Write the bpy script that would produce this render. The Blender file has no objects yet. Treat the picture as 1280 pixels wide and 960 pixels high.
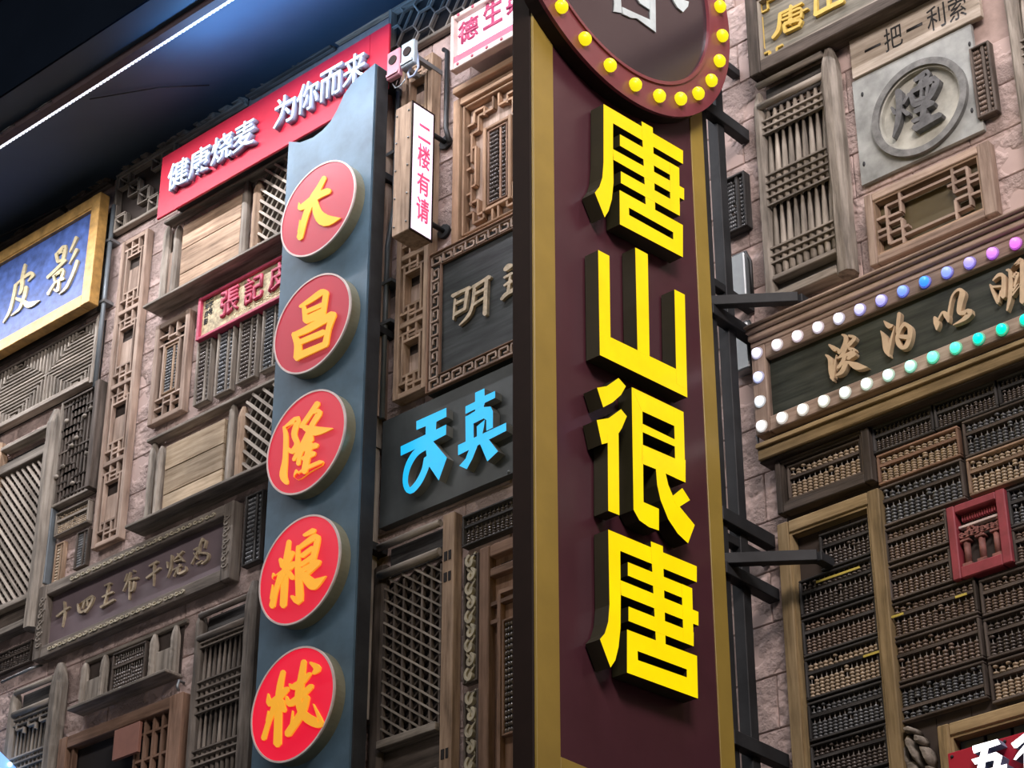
import bpy, bmesh, math, random
from mathutils import Vector, Matrix
from mathutils.geometry import tessellate_polygon
random.seed(7)
SC = bpy.context.scene
COL = SC.collection
PI = math.pi

# ---------------------------------------------------------------- camera
# World frame: X runs along the facade to the right, Y goes into the wall (facade surface at y=0), Z is up.
F = 2880.0
PITCH = math.atan2(1680, F)
A = math.atan2(3740, math.hypot(F, 1680))
V0 = Vector((-math.cos(A), math.sin(A), 0))
RIGHT = Vector((math.sin(A), math.cos(A), 0))
CAM = Vector((7*math.cos(A), -7*math.sin(A), 1.6))
FW = V0*math.cos(PITCH) + Vector((0, 0, math.sin(PITCH)))
UP = -V0*math.sin(PITCH) + Vector((0, 0, math.cos(PITCH)))
cd = bpy.data.cameras.new('camera'); cam = bpy.data.objects.new('camera', cd); COL.objects.link(cam)
cd.sensor_width = 36; cd.lens = 36*F/1280; cd.clip_start = 0.05; cd.clip_end = 200
M = Matrix((RIGHT, UP, -FW)).transposed().to_4x4(); M.translation = CAM
cam.matrix_world = M
SC.camera = cam

# ---------------------------------------------------------------- world, lights, exposure
SC.view_settings.view_transform = 'Standard'
SC.view_settings.look = 'None'
SC.view_settings.gamma = 1.0
SC.view_settings.use_curve_mapping = False
SC.view_settings.exposure = 0.0
w = bpy.data.worlds.new('world'); SC.world = w; w.use_nodes = True
w.node_tree.nodes['Background'].inputs[0].default_value = (0.02, 0.035, 0.07, 1)
w.node_tree.nodes['Background'].inputs[1].default_value = 0.25

def area(name, loc, target, sx, sy, power, col, spread=PI):
    l = bpy.data.lights.new(name, 'AREA'); l.shape = 'RECTANGLE'; l.size = sx; l.size_y = sy
    l.energy = power; l.color = col; l.spread = spread
    o = bpy.data.objects.new(name, l); COL.objects.link(o); o.location = loc
    o.rotation_euler = (Vector(target)-Vector(loc)).to_track_quat('-Z', 'Y').to_euler()
    return o
# the LED strip that runs along the edge of the soffit lights the facade from above
LED_Y, LED_Z = -0.655, 7.505
area('led_strip_light', (-1.0, LED_Y, LED_Z-0.004), (-1.0, -0.12, 6.0), 9.0, 0.004, 108, (0.95, 0.94, 1.0), 2.7)
# unseen fill lights, added to stand in for street and arcade light
area('unseen_fill', (-0.5, -6.0, 2.2), (-0.6, 0, 5.6), 6.0, 2.0, 36, (1.0, 0.9, 0.82))
area('overhead_fill', (-0.6, -3.4, 7.7), (-0.5, 0, 5.6), 6.5, 0.25, 62, (1.0, 0.95, 0.93))  # added overhead fill with no visible source, brightens the facade
area('unseen_fill', (4.6, -3.4, 7.6), (1.2, 0, 5.6), 2.0, 1.0, 210, (1.0, 0.88, 0.85))  # added fill from the right, brightens the maroon face and right wall
# blue flood washing the soffit
area('soffit_flood', (-0.35, -0.56, 7.27), (-0.35, -0.50, 8.0), 1.9, 0.06, 16, (0.22, 0.5, 1.0), 2.4)

# ---------------------------------------------------------------- measuring helpers (survey points of the facade)
def ray(x, y): return FW*F + RIGHT*(x-640) - UP*(y-480)
def W(x, y, d=0.0):
    r = ray(x, y); t = (-d-CAM.y)/r.y; q = CAM+r*t; return (q.x, q.z)
def S(x, y, X):
    r = ray(x, y); t = (X-CAM.x)/r.x; q = CAM+r*t; return (q.y, q.z)
def R(bl_, tr, d=0.05):
    a = W(*bl_, d); b = W(*tr, d); return (a[0], b[0], a[1], b[1])     # x0,x1,z0,z1

# ---------------------------------------------------------------- materials
def mat(name): 
    m = bpy.data.materials.new(name); m.use_nodes = True
    nt = m.node_tree; b = nt.nodes['Principled BSDF']; return m, nt, b
def coords(nt, scale, rnd=True):
    tc = nt.nodes.new('ShaderNodeTexCoord'); mp = nt.nodes.new('ShaderNodeMapping'); mp.inputs['Scale'].default_value = scale
    if rnd:
        oi = nt.nodes.new('ShaderNodeObjectInfo'); mu = nt.nodes.new('ShaderNodeVectorMath'); mu.operation = 'SCALE'
        cx = nt.nodes.new('ShaderNodeCombineXYZ')
        nt.links.new(oi.outputs['Random'], cx.inputs[0]); nt.links.new(oi.outputs['Random'], cx.inputs[1]); nt.links.new(oi.outputs['Random'], cx.inputs[2])
        nt.links.new(cx.outputs[0], mu.inputs[0]); mu.inputs['Scale'].default_value = 37.0
        ad = nt.nodes.new('ShaderNodeVectorMath'); nt.links.new(tc.outputs['Object'], ad.inputs[0]); nt.links.new(mu.outputs[0], ad.inputs[1])
        nt.links.new(ad.outputs[0], mp.inputs['Vector'])
    else:
        nt.links.new(tc.outputs['Object'], mp.inputs['Vector'])
    return mp.outputs[0]
def noise(nt, vec, scale, detail=6, rough=0.6):
    n = nt.nodes.new('ShaderNodeTexNoise'); n.inputs['Scale'].default_value = scale; n.inputs['Detail'].default_value = detail; n.inputs['Roughness'].default_value = rough
    nt.links.new(vec, n.inputs['Vector']); return n.outputs['Fac']
def ramp(nt, fac, stops):
    r = nt.nodes.new('ShaderNodeValToRGB'); e = r.color_ramp.elements
    while len(e) < len(stops): e.new(0.5)
    for i, (p, c) in enumerate(stops): e[i].position = p; e[i].color = (*c, 1)
    nt.links.new(fac, r.inputs[0]); return r.outputs[0]
def bump(nt, b, h, strength, dist):
    bp = nt.nodes.new('ShaderNodeBump'); bp.inputs['Strength'].default_value = strength; bp.inputs['Distance'].default_value = dist
    nt.links.new(h, bp.inputs['Height']); nt.links.new(bp.outputs[0], b.inputs['Normal'])
def wood(name, c0, c1, c2=None, rough=0.75, bs=0.5):
    """grain runs along the local X axis of each board"""
    m, nt, b = mat(name)
    v = coords(nt, (1.3, 16, 16)); n = noise(nt, v, 2.6, 8, 0.65)
    c2 = c2 or tuple(x*0.45 for x in c0)
    col = ramp(nt, n, [(0.30, c2), (0.44, c0), (0.62, c1)])
    v2 = coords(nt, (1, 1, 1)); n2 = noise(nt, v2, 5, 3)
    mx = nt.nodes.new('ShaderNodeMix'); mx.data_type = 'RGBA'; mx.blend_type = 'MULTIPLY'; mx.inputs[0].default_value = 0.55
    nt.links.new(col, mx.inputs[6]); nt.links.new(ramp(nt, n2, [(0.3, (0.5, 0.48, 0.46)), (0.65, (1.15, 1.12, 1.1))]), mx.inputs[7])
    oi = nt.nodes.new('ShaderNodeObjectInfo'); mr = nt.nodes.new('ShaderNodeMapRange'); mr.inputs[3].default_value = 0.78; mr.inputs[4].default_value = 1.18
    nt.links.new(oi.outputs['Random'], mr.inputs[0])
    hs = nt.nodes.new('ShaderNodeHueSaturation'); nt.links.new(mr.outputs[0], hs.inputs['Value']); nt.links.new(mx.outputs[2], hs.inputs['Color'])
    nt.links.new(hs.outputs[0], b.inputs['Base Color'])
    b.inputs['Roughness'].default_value = rough; b.inputs['Specular IOR Level'].default_value = 0.3
    bump(nt, b, n, bs, 0.004)
    return m
def plain(name, c, rough=0.5, metal=0.0, var=0.12, scale=14, bs=0.0, spec=0.5, coat=0):
    m, nt, b = mat(name)
    n = noise(nt, coords(nt, (1, 1, 1)), scale, 5)
    lo = tuple(max(0, x*(1-var*1.6)) for x in c); hi = tuple(min(1, x*(1+var)) for x in c)
    nt.links.new(ramp(nt, n, [(0.3, lo), (0.7, hi)]), b.inputs['Base Color'])
    b.inputs['Roughness'].default_value = rough; b.inputs['Metallic'].default_value = metal
    b.inputs['Specular IOR Level'].default_value = spec; b.inputs['Coat Weight'].default_value = coat; b.inputs['Coat Roughness'].default_value = 0.12
    if bs: bump(nt, b, n, bs, 0.003)
    return m
def emit(name, c, s, base=None):
    m, nt, b = mat(name); b.inputs['Base Color'].default_value = (*(base or c), 1)
    n = noise(nt, coords(nt, (1, 1, 1)), 9, 2)
    lo = tuple(x*0.9 for x in c)
    nt.links.new(ramp(nt, n, [(0.3, lo), (0.7, c)]), b.inputs['Emission Color'])
    b.inputs['Emission Strength'].default_value = s; b.inputs['Roughness'].default_value = 0.35
    return m
MT = {}
MT['wood_grey'] = wood('weathered_grey_wood', (0.23, 0.20, 0.165), (0.40, 0.355, 0.30))
MT['wood_tan'] = wood('tan_wood', (0.33, 0.225, 0.15), (0.50, 0.36, 0.25))
MT['wood_plank'] = wood('pale_plank_wood', (0.40, 0.30, 0.19), (0.58, 0.46, 0.32), (0.2, 0.13, 0.08))
MT['wood_brown'] = wood('brown_wood', (0.22, 0.13, 0.085), (0.34, 0.21, 0.145))
MT['wood_dark'] = wood('dark_wood', (0.085, 0.068, 0.055), (0.16, 0.13, 0.11))
MT['plank_pale'] = wood('pale_grey_plank', (0.40, 0.34, 0.27), (0.56, 0.49, 0.41))
MT['ring_white'] = plain('painted_white_stroke', (0.62, 0.70, 0.70), 0.5)
MT['wood_mid'] = wood('middle_grey_brown_wood', (0.155, 0.130, 0.108), (0.275, 0.238, 0.20))
MT['dark_roof'] = plain('near_black_roof', (0.006, 0.009, 0.015), 1.0, 0, 0.1, 2, spec=0.0)
MT['wood_black'] = wood('blackened_wood', (0.045, 0.042, 0.040), (0.10, 0.095, 0.09))
MT['wood_yellow'] = wood('yellow_brown_wood', (0.30, 0.215, 0.105), (0.46, 0.34, 0.18))
MT['wood_slate'] = wood('slate_black_board', (0.030, 0.036, 0.036), (0.060, 0.068, 0.068), rough=0.5, bs=0.2)
MT['wood_green'] = wood('greenish_painted_board', (0.03, 0.037, 0.03), (0.055, 0.062, 0.05), rough=0.45, bs=0.15)
MT['lattice_light'] = wood('pale_lattice_wood', (0.42, 0.36, 0.30), (0.62, 0.55, 0.47))
MT['gold_paint'] = plain('gold_paint', (0.52, 0.30, 0.09), 0.42, 0.2, 0.25, 22)
MT['blue_paint'] = plain('blue_lacquer', (0.06, 0.11, 0.32), 0.4, 0, 0.3, 25)
MT['gold_char'] = plain('pale_gold_character', (0.62, 0.52, 0.30), 0.35, 0.35, 0.2, 30)
MT['bronze_char'] = plain('bronze_character', (0.60, 0.49, 0.34), 0.36, 0.25, 0.25, 40)
MT['wood_char'] = plain('pale_wood_character', (0.62, 0.46, 0.29), 0.6, 0, 0.1, 30)
MT['stone_char'] = plain('grey_carved_character', (0.13, 0.13, 0.13), 0.8, 0, 0.25, 40, 0.3)
MT['red_paint'] = plain('red_sign_paint', (0.52, 0.012, 0.04), 0.5, 0, 0.06)
MT['pink_frame'] = plain('pinkish_red_frame', (0.52, 0.06, 0.12), 0.5, 0, 0.15)
MT['cream_panel'] = plain('mottled_cream_panel', (0.56, 0.46, 0.27), 0.6, 0, 0.35, 60)
MT['steel_blue'] = plain('blue_grey_sheet_metal', (0.085, 0.150, 0.205), 0.5, 0.1, 0.22, 5)
MT['steel_dark'] = plain('dark_steel', (0.028, 0.029, 0.031), 0.6, 0.0, 0.3, 8, spec=0.3)
MT['steel_grey'] = plain('grey_galvanised_metal', (0.28, 0.30, 0.31), 0.4, 0.6, 0.15, 10)
MT['pipe'] = plain('grey_conduit', (0.20, 0.23, 0.25), 0.45, 0.3, 0.15, 10)
MT['black'] = plain('black_cable', (0.02, 0.02, 0.02), 0.5)
MT['maroon'] = plain('glossy_maroon_panel', (0.092, 0.030, 0.040), 0.26, 0.0, 0.1, 3, spec=0.6)
MT['maroon_ring'] = plain('maroon_ring', (0.22, 0.05, 0.06), 0.25, 0.0, 0.1, 3)
MT['dark_disc'] = plain('dark_plum_disc', (0.04, 0.025, 0.03), 0.22, 0, 0.1, 3)
MT['gold_band'] = plain('mustard_gold_band', (0.40, 0.275, 0.055), 0.42, 0.0, 0.1, 4)
MT['end_brown'] = plain('dark_brown_side', (0.020, 0.011, 0.008), 0.6, 0, 0.1, spec=0.15)
MT['letter_side'] = plain('black_letter_return', (0.03, 0.027, 0.01), 0.5)
MT['white_side'] = plain('white_letter_return', (0.30, 0.36, 0.52), 0.45)
MT['steel_side'] = plain('grey_letter_return', (0.32, 0.32, 0.30), 0.4, 0.4)
MT['yellow_emit'] = emit('yellow_lit_acrylic', (1.0, 0.735, 0.0), 1.0, (0.25, 0.17, 0.0))
MT['bulb_yellow'] = emit('yellow_bulb', (0.95, 0.82, 0.01), 1.0, (0.3, 0.26, 0.0))
MT['white_emit'] = emit('white_lit_acrylic', (0.72, 0.94, 1.0), 1.1, (0.5, 0.6, 0.65))
MT['hot_white'] = emit('bright_white_acrylic', (1.0, 0.95, 0.95), 3.0)
MT['cyan_emit'] = emit('cyan_lit_acrylic', (0.0, 0.42, 0.80), 1.0, (0.02, 0.3, 0.45))
MT['pink_white'] = emit('pale_pink_lit_panel', (0.92, 0.80, 0.95), 0.85)
MT['white_panel'] = emit('white_lit_panel', (1.0, 0.94, 1.0), 1.0)
MT['pink_char'] = emit('pink_character', (0.85, 0.10, 0.25), 0.75, (0.6, 0.05, 0.12))
MT['plum_char'] = emit('plum_character', (0.40, 0.06, 0.17), 0.35, (0.35, 0.04, 0.1))
MT['led'] = emit('led_strip', (0.85, 0.88, 1.0), 2.2)
MT['orange_char'] = emit('orange_yellow_acrylic', (1.0, 0.42, 0.03), 0.5, (0.85, 0.42, 0.03))
MT['disc_rim'] = plain('brass_disc_rim', (0.34, 0.31, 0.20), 0.35, 0.5, 0.12, 6)
MT['trim_white'] = plain('pale_edge_trim', (0.75, 0.62, 0.58), 0.4)
MT['grey_stone'] = plain('grey_green_plate', (0.36, 0.37, 0.35), 0.7, 0, 0.28, 9, 0.25)
MT['ring_grey'] = plain('grey_ring', (0.20, 0.20, 0.19), 0.7, 0, 0.3, 25, 0.4)
MT['pale_stone'] = plain('pale_stone_inlay', (0.44, 0.43, 0.37), 0.7, 0, 0.2, 15)
MT['depth_shade'] = plain('painted_depth_shade', (0.018, 0.014, 0.013), 0.9)  # near black: shade of the depth behind openings put into the colour
MT['back_brown'] = plain('dark_brown_backing', (0.055, 0.04, 0.032), 0.8)
MT['rod'] = plain('abacus_rod', (0.22, 0.20, 0.17), 0.5)
MT['bead_dark'] = plain('dark_abacus_bead', (0.13, 0.105, 0.09), 0.32, 0, 0.4, 60, spec=0.7)
MT['bead_mid'] = plain('brown_abacus_bead', (0.24, 0.175, 0.135), 0.35, 0, 0.4, 60, spec=0.6)
MT['bead_light'] = plain('pale_abacus_bead', (0.52, 0.41, 0.29), 0.4, 0, 0.3, 60)
MT['bead_blue'] = plain('blue_grey_abacus_bead', (0.15, 0.155, 0.16), 0.32, 0, 0.35, 60, spec=0.7)
MT['soffit'] = plain('blue_grey_soffit', (0.032, 0.058, 0.088), 0.6, 0, 0.15, 1.2)
MT['beam_brown'] = plain('dark_red_brown_beam', (0.05, 0.03, 0.032), 0.6)
MT['lacquer_red'] = plain('old_red_lacquer', (0.33, 0.05, 0.065), 0.55, 0, 0.2, 20)
MT['redbrown'] = plain('red_brown_board', (0.27, 0.12, 0.085), 0.6, 0, 0.1)
MT['pale_carve'] = plain('pale_carved_relief', (0.52, 0.46, 0.33), 0.6, 0, 0.3, 30)
MT['pink_lamp'] = plain('pink_lamp_cover', (0.42, 0.18, 0.22), 0.5, 0, 0.1)
MT['white_lamp'] = plain('pale_blue_lamp_cover', (0.33, 0.39, 0.43), 0.5, 0, 0.1)
MT['strip_wood'] = wood('pinkish_tan_wood', (0.36, 0.26, 0.20), (0.52, 0.40, 0.32))
def disc_face(name, c, s):
    m, nt, b = mat(name); b.inputs['Base Color'].default_value = (*c, 1); b.inputs['Roughness'].default_value = 0.42
    b.inputs['Emission Color'].default_value = (1.0, 0.0, 0.03, 1); b.inputs['Emission Strength'].default_value = s
    b.inputs['Coat Weight'].default_value = 0.15; b.inputs['Coat Roughness'].default_value = 0.35
    return m
# plaster
m, nt, b = mat('rough_pink_plaster')
v = coords(nt, (1, 1, 1)); n1 = noise(nt, v, 7, 3); n2 = noise(nt, v, 75, 6, 0.7)
nt.links.new(ramp(nt, n1, [(0.25, (0.50, 0.37, 0.33)), (0.75, (0.64, 0.49, 0.44))]), b.inputs['Base Color'])
mm = nt.nodes.new('ShaderNodeMath'); mm.operation = 'MULTIPLY'; rp = nt.nodes.new('ShaderNodeMapRange'); rp.inputs[1].default_value = 0.42; rp.inputs[2].default_value = 0.6
nt.links.new(n1, rp.inputs[0]); nt.links.new(rp.outputs[0], mm.inputs[0]); nt.links.new(n2, mm.inputs[1])
bump(nt, b, mm.outputs[0], 1.0, 0.030); b.inputs['Roughness'].default_value = 0.9; MT['plaster'] = m
MT['mortar'] = plain('recessed_plaster_joint', (0.40, 0.29, 0.25), 0.9, 0, 0.1, 30, 0.4)

# ---------------------------------------------------------------- builders
WP = {}    # world position of every object that may be a parent
def link(o, parent, pos):
    COL.objects.link(o)
    if parent is not None:
        o.parent = parent; o.location = Vector(pos)-WP[parent.name]
    else: o.location = pos
    WP[o.name] = Vector(pos)
    return o
def thing(name, label, cat, pos, group=None):
    o = bpy.data.objects.new(name, None); o.empty_display_size = 0.05
    link(o, None, pos); return tag(o, label, cat, group)
def tag(o, label, cat, group=None):
    o['label'] = label; o['category'] = cat
    if group: o['group'] = group
    return o
CACHE = {}
def boxmesh(L, t, h, m, bev):
    k = (round(L, 3), round(t, 3), round(h, 3), m, bev)
    if k in CACHE: return CACHE[k]
    bm = bmesh.new(); bmesh.ops.create_cube(bm, size=1); bmesh.ops.scale(bm, vec=(L, t, h), verts=bm.verts)
    if bev:
        bmesh.ops.bevel(bm, geom=bm.edges[:], offset=min(bev, 0.3*min(L, t, h)), segments=1, affect='EDGES')
    me = bpy.data.meshes.new('board'); bm.to_mesh(me); bm.free(); me.materials.append(MT[m]); CACHE[k] = me
    return me
def box(name, m, parent, x0, x1, d0, d1, z0, z1, bev=0.0025, label=None, ang=0.0):
    """a board from depth d0 to d1 in front of the wall; its long axis becomes its local X"""
    L, h, t = abs(x1-x0), abs(z1-z0), abs(d1-d0)
    vert = h > L
    me = boxmesh(max(L, h), t, min(L, h), m, bev)
    o = bpy.data.objects.new(name, me)
    o.rotation_euler = (0, (PI/2 if vert else 0)+ang, 0)
    link(o, parent, ((x0+x1)/2, -(d0+d1)/2, (z0+z1)/2))
    if label: o['label'] = label
    return o
def bar(name, m, parent, a, b_, w_, d0, d1, bev=0):
    L = math.hypot(b_[0]-a[0], b_[1]-a[1])
    o = bpy.data.objects.new(name, boxmesh(L, d1-d0, w_, m, bev))
    o.rotation_euler = (0, -math.atan2(b_[1]-a[1], b_[0]-a[0]), 0)
    return link(o, parent, ((a[0]+b_[0])/2, -(d0+d1)/2, (a[1]+b_[1])/2))
def rod3(name, m, parent, pts, r, res=8, label=None):
    """round tube through world points"""
    pts = [Vector(p) for p in pts]; bm = bmesh.new(); rings = []
    for i, p in enumerate(pts):
        t = (pts[min(i+1, len(pts)-1)]-pts[max(i-1, 0)]).normalized()
        u = t.orthogonal().normalized() if i == 0 else (u-t*u.dot(t)).normalized()
        v_ = t.cross(u)
        rings.append([bm.verts.new(p-pts[0]+(u*math.cos(2*PI*k/res)+v_*math.sin(2*PI*k/res))*r) for k in range(res)])
    for a_, b2 in zip(rings, rings[1:]):
        for k in range(res): bm.faces.new((a_[k], a_[(k+1) % res], b2[(k+1) % res], b2[k]))
    bm.faces.new(rings[0][::-1]); bm.faces.new(rings[-1])
    for f in bm.faces: f.smooth = len(f.verts) == 4
    o = mk(name, bm, m, parent, pts[0]); 
    if label: o['label'] = label
    return o
def mk(name, bm, m, parent, pos, mats=None):
    bmesh.ops.recalc_face_normals(bm, faces=bm.faces[:])
    me = bpy.data.meshes.new(name); bm.to_mesh(me); bm.free()
    for q in (mats or [m]): me.materials.append(MT[q] if isinstance(q, str) else q)
    return link(bpy.data.objects.new(name, me), parent, pos)
def add_prism(bm, loops, f0, f1, mi_front=0, mi_side=0):
    """loops: outline then holes, 2-D points; f0/f1 map a 2-D point to the back/front surface"""
    loops = [l for l in loops if len(l) > 2]
    tris = tessellate_polygon([[Vector((p[0], p[1], 0)) for p in l] for l in loops])
    flat = [p for l in loops for p in l]
    A_ = [bm.verts.new(f0(p)) for p in flat]; B_ = [bm.verts.new(f1(p)) for p in flat]
    for t in tris:
        for vs, mi in ((B_, mi_front), (A_, mi_side)):
            try: bm.faces.new([vs[i] for i in t]).material_index = mi
            except ValueError: pass
    k = 0
    for l in loops:
        n = len(l)
        for i in range(n):
            try: bm.faces.new((A_[k+i], A_[k+(i+1) % n], B_[k+(i+1) % n], B_[k+i])).material_index = mi_side
            except ValueError: pass
        k += n
def ribbon(pts, sc=1.0):
    """brush stroke: list of (x, y, width) -> closed outline, smoothed"""
    P = [(p[0], p[1], p[2] if len(p) > 2 else 16) for p in pts]
    if len(P) > 2:
        Q = []
        for i in range(len(P)-1):
            p0, p1, p2, p3 = P[max(i-1, 0)], P[i], P[i+1], P[min(i+2, len(P)-1)]
            for s in (0, 0.25, 0.5, 0.75):
                Q.append(tuple(0.5*((2*p1[j])+(-p0[j]+p2[j])*s+(2*p0[j]-5*p1[j]+4*p2[j]-p3[j])*s*s+(-p0[j]+3*p1[j]-3*p2[j]+p3[j])*s**3) for j in range(3)))
        Q.append(P[-1]); P = Q
    Lf, Rt = [], []; n = len(P); wmin = 2 if max(p[2] for p in P) > 1 else 0.001
    for i, (x, y, w_) in enumerate(P):
        a, c = P[max(i-1, 0)], P[min(i+1, n-1)]
        dx, dy = c[0]-a[0], c[1]-a[1]; L = math.hypot(dx, dy) or 1; dx /= L; dy /= L; h = max(w_, wmin)/2
        if i == 0:
            for q in (-0.9, -0.45, 0): Lf.append((x-dx*h*math.cos(q+0)*abs(q)/0.9*0.8 - dy*h*(1-abs(q)*0.75), y-dy*h*abs(q)/0.9*0.8 + dx*h*(1-abs(q)*0.75))); Rt.append((x-dx*h*abs(q)/0.9*0.8 + dy*h*(1-abs(q)*0.75), y-dy*h*abs(q)/0.9*0.8 - dx*h*(1-abs(q)*0.75)))
        elif i == n-1:
            for q in (0, 0.45, 0.9): Lf.append((x+dx*h*q/0.9*0.8 - dy*h*(1-q*0.75), y+dy*h*q/0.9*0.8 + dx*h*(1-q*0.75))); Rt.append((x+dx*h*q/0.9*0.8 + dy*h*(1-q*0.75), y+dy*h*q/0.9*0.8 - dx*h*(1-q*0.75)))
        else:
            Lf.append((x-dy*h, y+dx*h)); Rt.append((x+dy*h, y-dx*h))
    return Lf+Rt[::-1]
def glyph(name, parent, org, sc, shapes, mats, d0, d1, X=None, label=None, jit=0.0002):
    """character measured on its own plane (front plane of the letter): wall plane (X None) or plane x=X.
    shapes: ('s', pts) stroke or [outline, hole...]"""
    front = (lambda p: (W(p[0], p[1], d1)[0], -d1, W(p[0], p[1], d1)[1])) if X is None else (lambda p: (X, *S(p[0], p[1], X)))
    allp = []; loops_all = []
    for s in shapes:
        loops = [ribbon(s[1])] if s[0] == 's' else s[1:]
        loops = [[(org[0]+q[0]/sc, org[1]+q[1]/sc) for q in l] for l in loops]
        loops_all.append(loops); allp += [front(q) for l in loops for q in l]
    c = Vector([sum(p[i] for p in allp)/len(allp) for i in range(3)])
    bm = bmesh.new()
    for i, loops in enumerate(loops_all):
        L3 = [[front(q) for q in l] for l in loops]; e = jit*i
        if X is None:
            add_prism(bm, [[(p[0], p[2]) for p in l] for l in L3], lambda p: Vector((p[0], -d0, p[1]))-c, lambda p: Vector((p[0], -d1-e, p[1]))-c, 0, 1 if len(mats) > 1 else 0)
        else:
            add_prism(bm, [[(p[1], p[2]) for p in l] for l in L3], lambda p: Vector((X-(d1-d0), p[0], p[1]))-c, lambda p: Vector((X+e, p[0], p[1]))-c, 0, 1 if len(mats) > 1 else 0)
    o = mk(name, bm, None, parent, c, mats)
    if label: o['label'] = label
    return o
def text(name, body, parent, x0, x1, z0, z1, d0, d1, mats, bold=0.0, X=None, label=None):
    """flat lettering fitted to a rectangle of the wall plane, or of plane x=X (then x0,x1 are y values)"""
    c = bpy.data.curves.new('lettering', 'FONT'); c.body = body; c.size = 1; c.resolution_u = 2; c.offset = bold
    o = bpy.data.objects.new('lettering', c); COL.objects.link(o)
    me = bpy.data.meshes.new_from_object(o.evaluated_get(bpy.context.evaluated_depsgraph_get()))
    bpy.data.objects.remove(o); bpy.data.curves.remove(c)
    bm = bmesh.new(); bm.from_mesh(me); bpy.data.meshes.remove(me)
    bmesh.ops.remove_doubles(bm, verts=bm.verts, dist=1e-5)
    xs = [v_.co.x for v_ in bm.verts]; ys = [v_.co.y for v_ in bm.verts]
    ax, bx, ay, by = min(xs), max(xs), min(ys), max(ys)
    cx, cz = (x0+x1)/2, (z0+z1)/2
    for f in bm.faces: f.material_index = 0
    r = bmesh.ops.extrude_face_region(bm, geom=bm.faces[:])
    nv = {g for g in r['geom'] if isinstance(g, bmesh.types.BMVert)}
    nf = {g for g in r['geom'] if isinstance(g, bmesh.types.BMFace)}
    for v_ in bm.verts:
        u = (v_.co.x-ax)/(bx-ax)-0.5; q = (v_.co.y-ay)/(by-ay)-0.5
        dd = d1 if v_ in nv else d0
        v_.co = (u*(x1-x0), -(dd-d1), q*(z1-z0)) if X is None else (dd-d1, u*(x1-x0), q*(z1-z0))
    if len(mats) > 1:
        for f in bm.faces: f.material_index = 0 if f in nf else 1
    pos = (cx, -d1, cz) if X is None else (X, cx, cz)
    o = mk(name, bm, None, parent, pos, mats)
    if label: o['label'] = label
    return o
def frame(parent, m, r, wd, d0, d1, sides='lrtb', names=('stile', 'rail'), bev=0.003, inner=None):
    x0, x1, z0, z1 = r; wl = wd if isinstance(wd, tuple) else (wd,)*4   # left,right,top,bottom widths
    if 'l' in sides: box(names[0], m, parent, x0, x0+wl[0], d0, d1, z0, z1, bev)
    if 'r' in sides: box(names[0], m, parent, x1-wl[1], x1, d0, d1, z0, z1, bev)
    if 't' in sides: box(names[1], m, parent, x0+wl[0]+.0005, x1-wl[1]-.0005, d0, d1-0.002, z1-wl[2], z1, bev)
    if 'b' in sides: box(names[1], m, parent, x0+wl[0]+.0005, x1-wl[1]-.0005, d0, d1-0.002, z0, z0+wl[3], bev)
    if inner:
        box('inner_moulding', inner, parent, x0+wl[0], x0+wl[0]+.008, d0, d1-.008, z0+wl[3], z1-wl[2], 0)
        box('inner_moulding', inner, parent, x1-wl[1]-.008, x1-wl[1], d0, d1-.008, z0+wl[3], z1-wl[2], 0)
        box('inner_moulding', inner, parent, x0+wl[0]+.008, x1-wl[1]-.008, d0, d1-.008, z1-wl[2]-.008, z1-wl[2], 0)
        box('inner_moulding', inner, parent, x0+wl[0]+.008, x1-wl[1]-.008, d0, d1-.008, z0+wl[3], z0+wl[3]+.008, 0)
def root_of(r, name, label, cat, group=None): return thing(name, label, cat, ((r[0]+r[1])/2, 0, r[2]), group)
def clipseg(a, b_, r):
    (x0, z0), (x1, z1) = a, b_; dx, dz = x1-x0, z1-z0; t0, t1 = 0.0, 1.0
    for p, q in ((-dx, x0-r[0]), (dx, r[1]-x0), (-dz, z0-r[2]), (dz, r[3]-z0)):
        if abs(p) < 1e-9:
            if q < 0: return None
            continue
        t = q/p
        if p < 0: t0 = max(t0, t)
        else: t1 = min(t1, t)
    if t0 >= t1-1e-6: return None
    return ((x0+t0*dx, z0+t0*dz), (x0+t1*dx, z0+t1*dz))
def diag(parent, m, r, ang, gap, w_, d0, d1, name='lattice_bar'):
    """parallel bars at an angle clipped to r"""
    x0, x1, z0, z1 = r; cx, cz = (x0+x1)/2, (z0+z1)/2; L = math.hypot(x1-x0, z1-z0)
    c, s = math.cos(ang), math.sin(ang); n = int(L/2/gap)+1
    for i in range(-n, n+1):
        ox, oz = cx-s*i*gap, cz+c*i*gap
        q = clipseg((ox-c*L, oz-s*L), (ox+c*L, oz+s*L), r)
        if q and math.hypot(q[1][0]-q[0][0], q[1][1]-q[0][1]) > 0.02: bar(name, m, parent, *q, w_, d0, d1)
def segs(parent, m, r, L, w_, d0, d1, name='lattice_bar'):
    x0, x1, z0, z1 = r
    for k, (a, b_, c, d) in enumerate(L):
        bar(name, m, parent, (x0+(x1-x0)*a, z0+(z1-z0)*b_), (x0+(x1-x0)*c, z0+(z1-z0)*d), w_, d0+(k % 3)*0.0006, d1+(k % 3)*0.0006)

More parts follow.
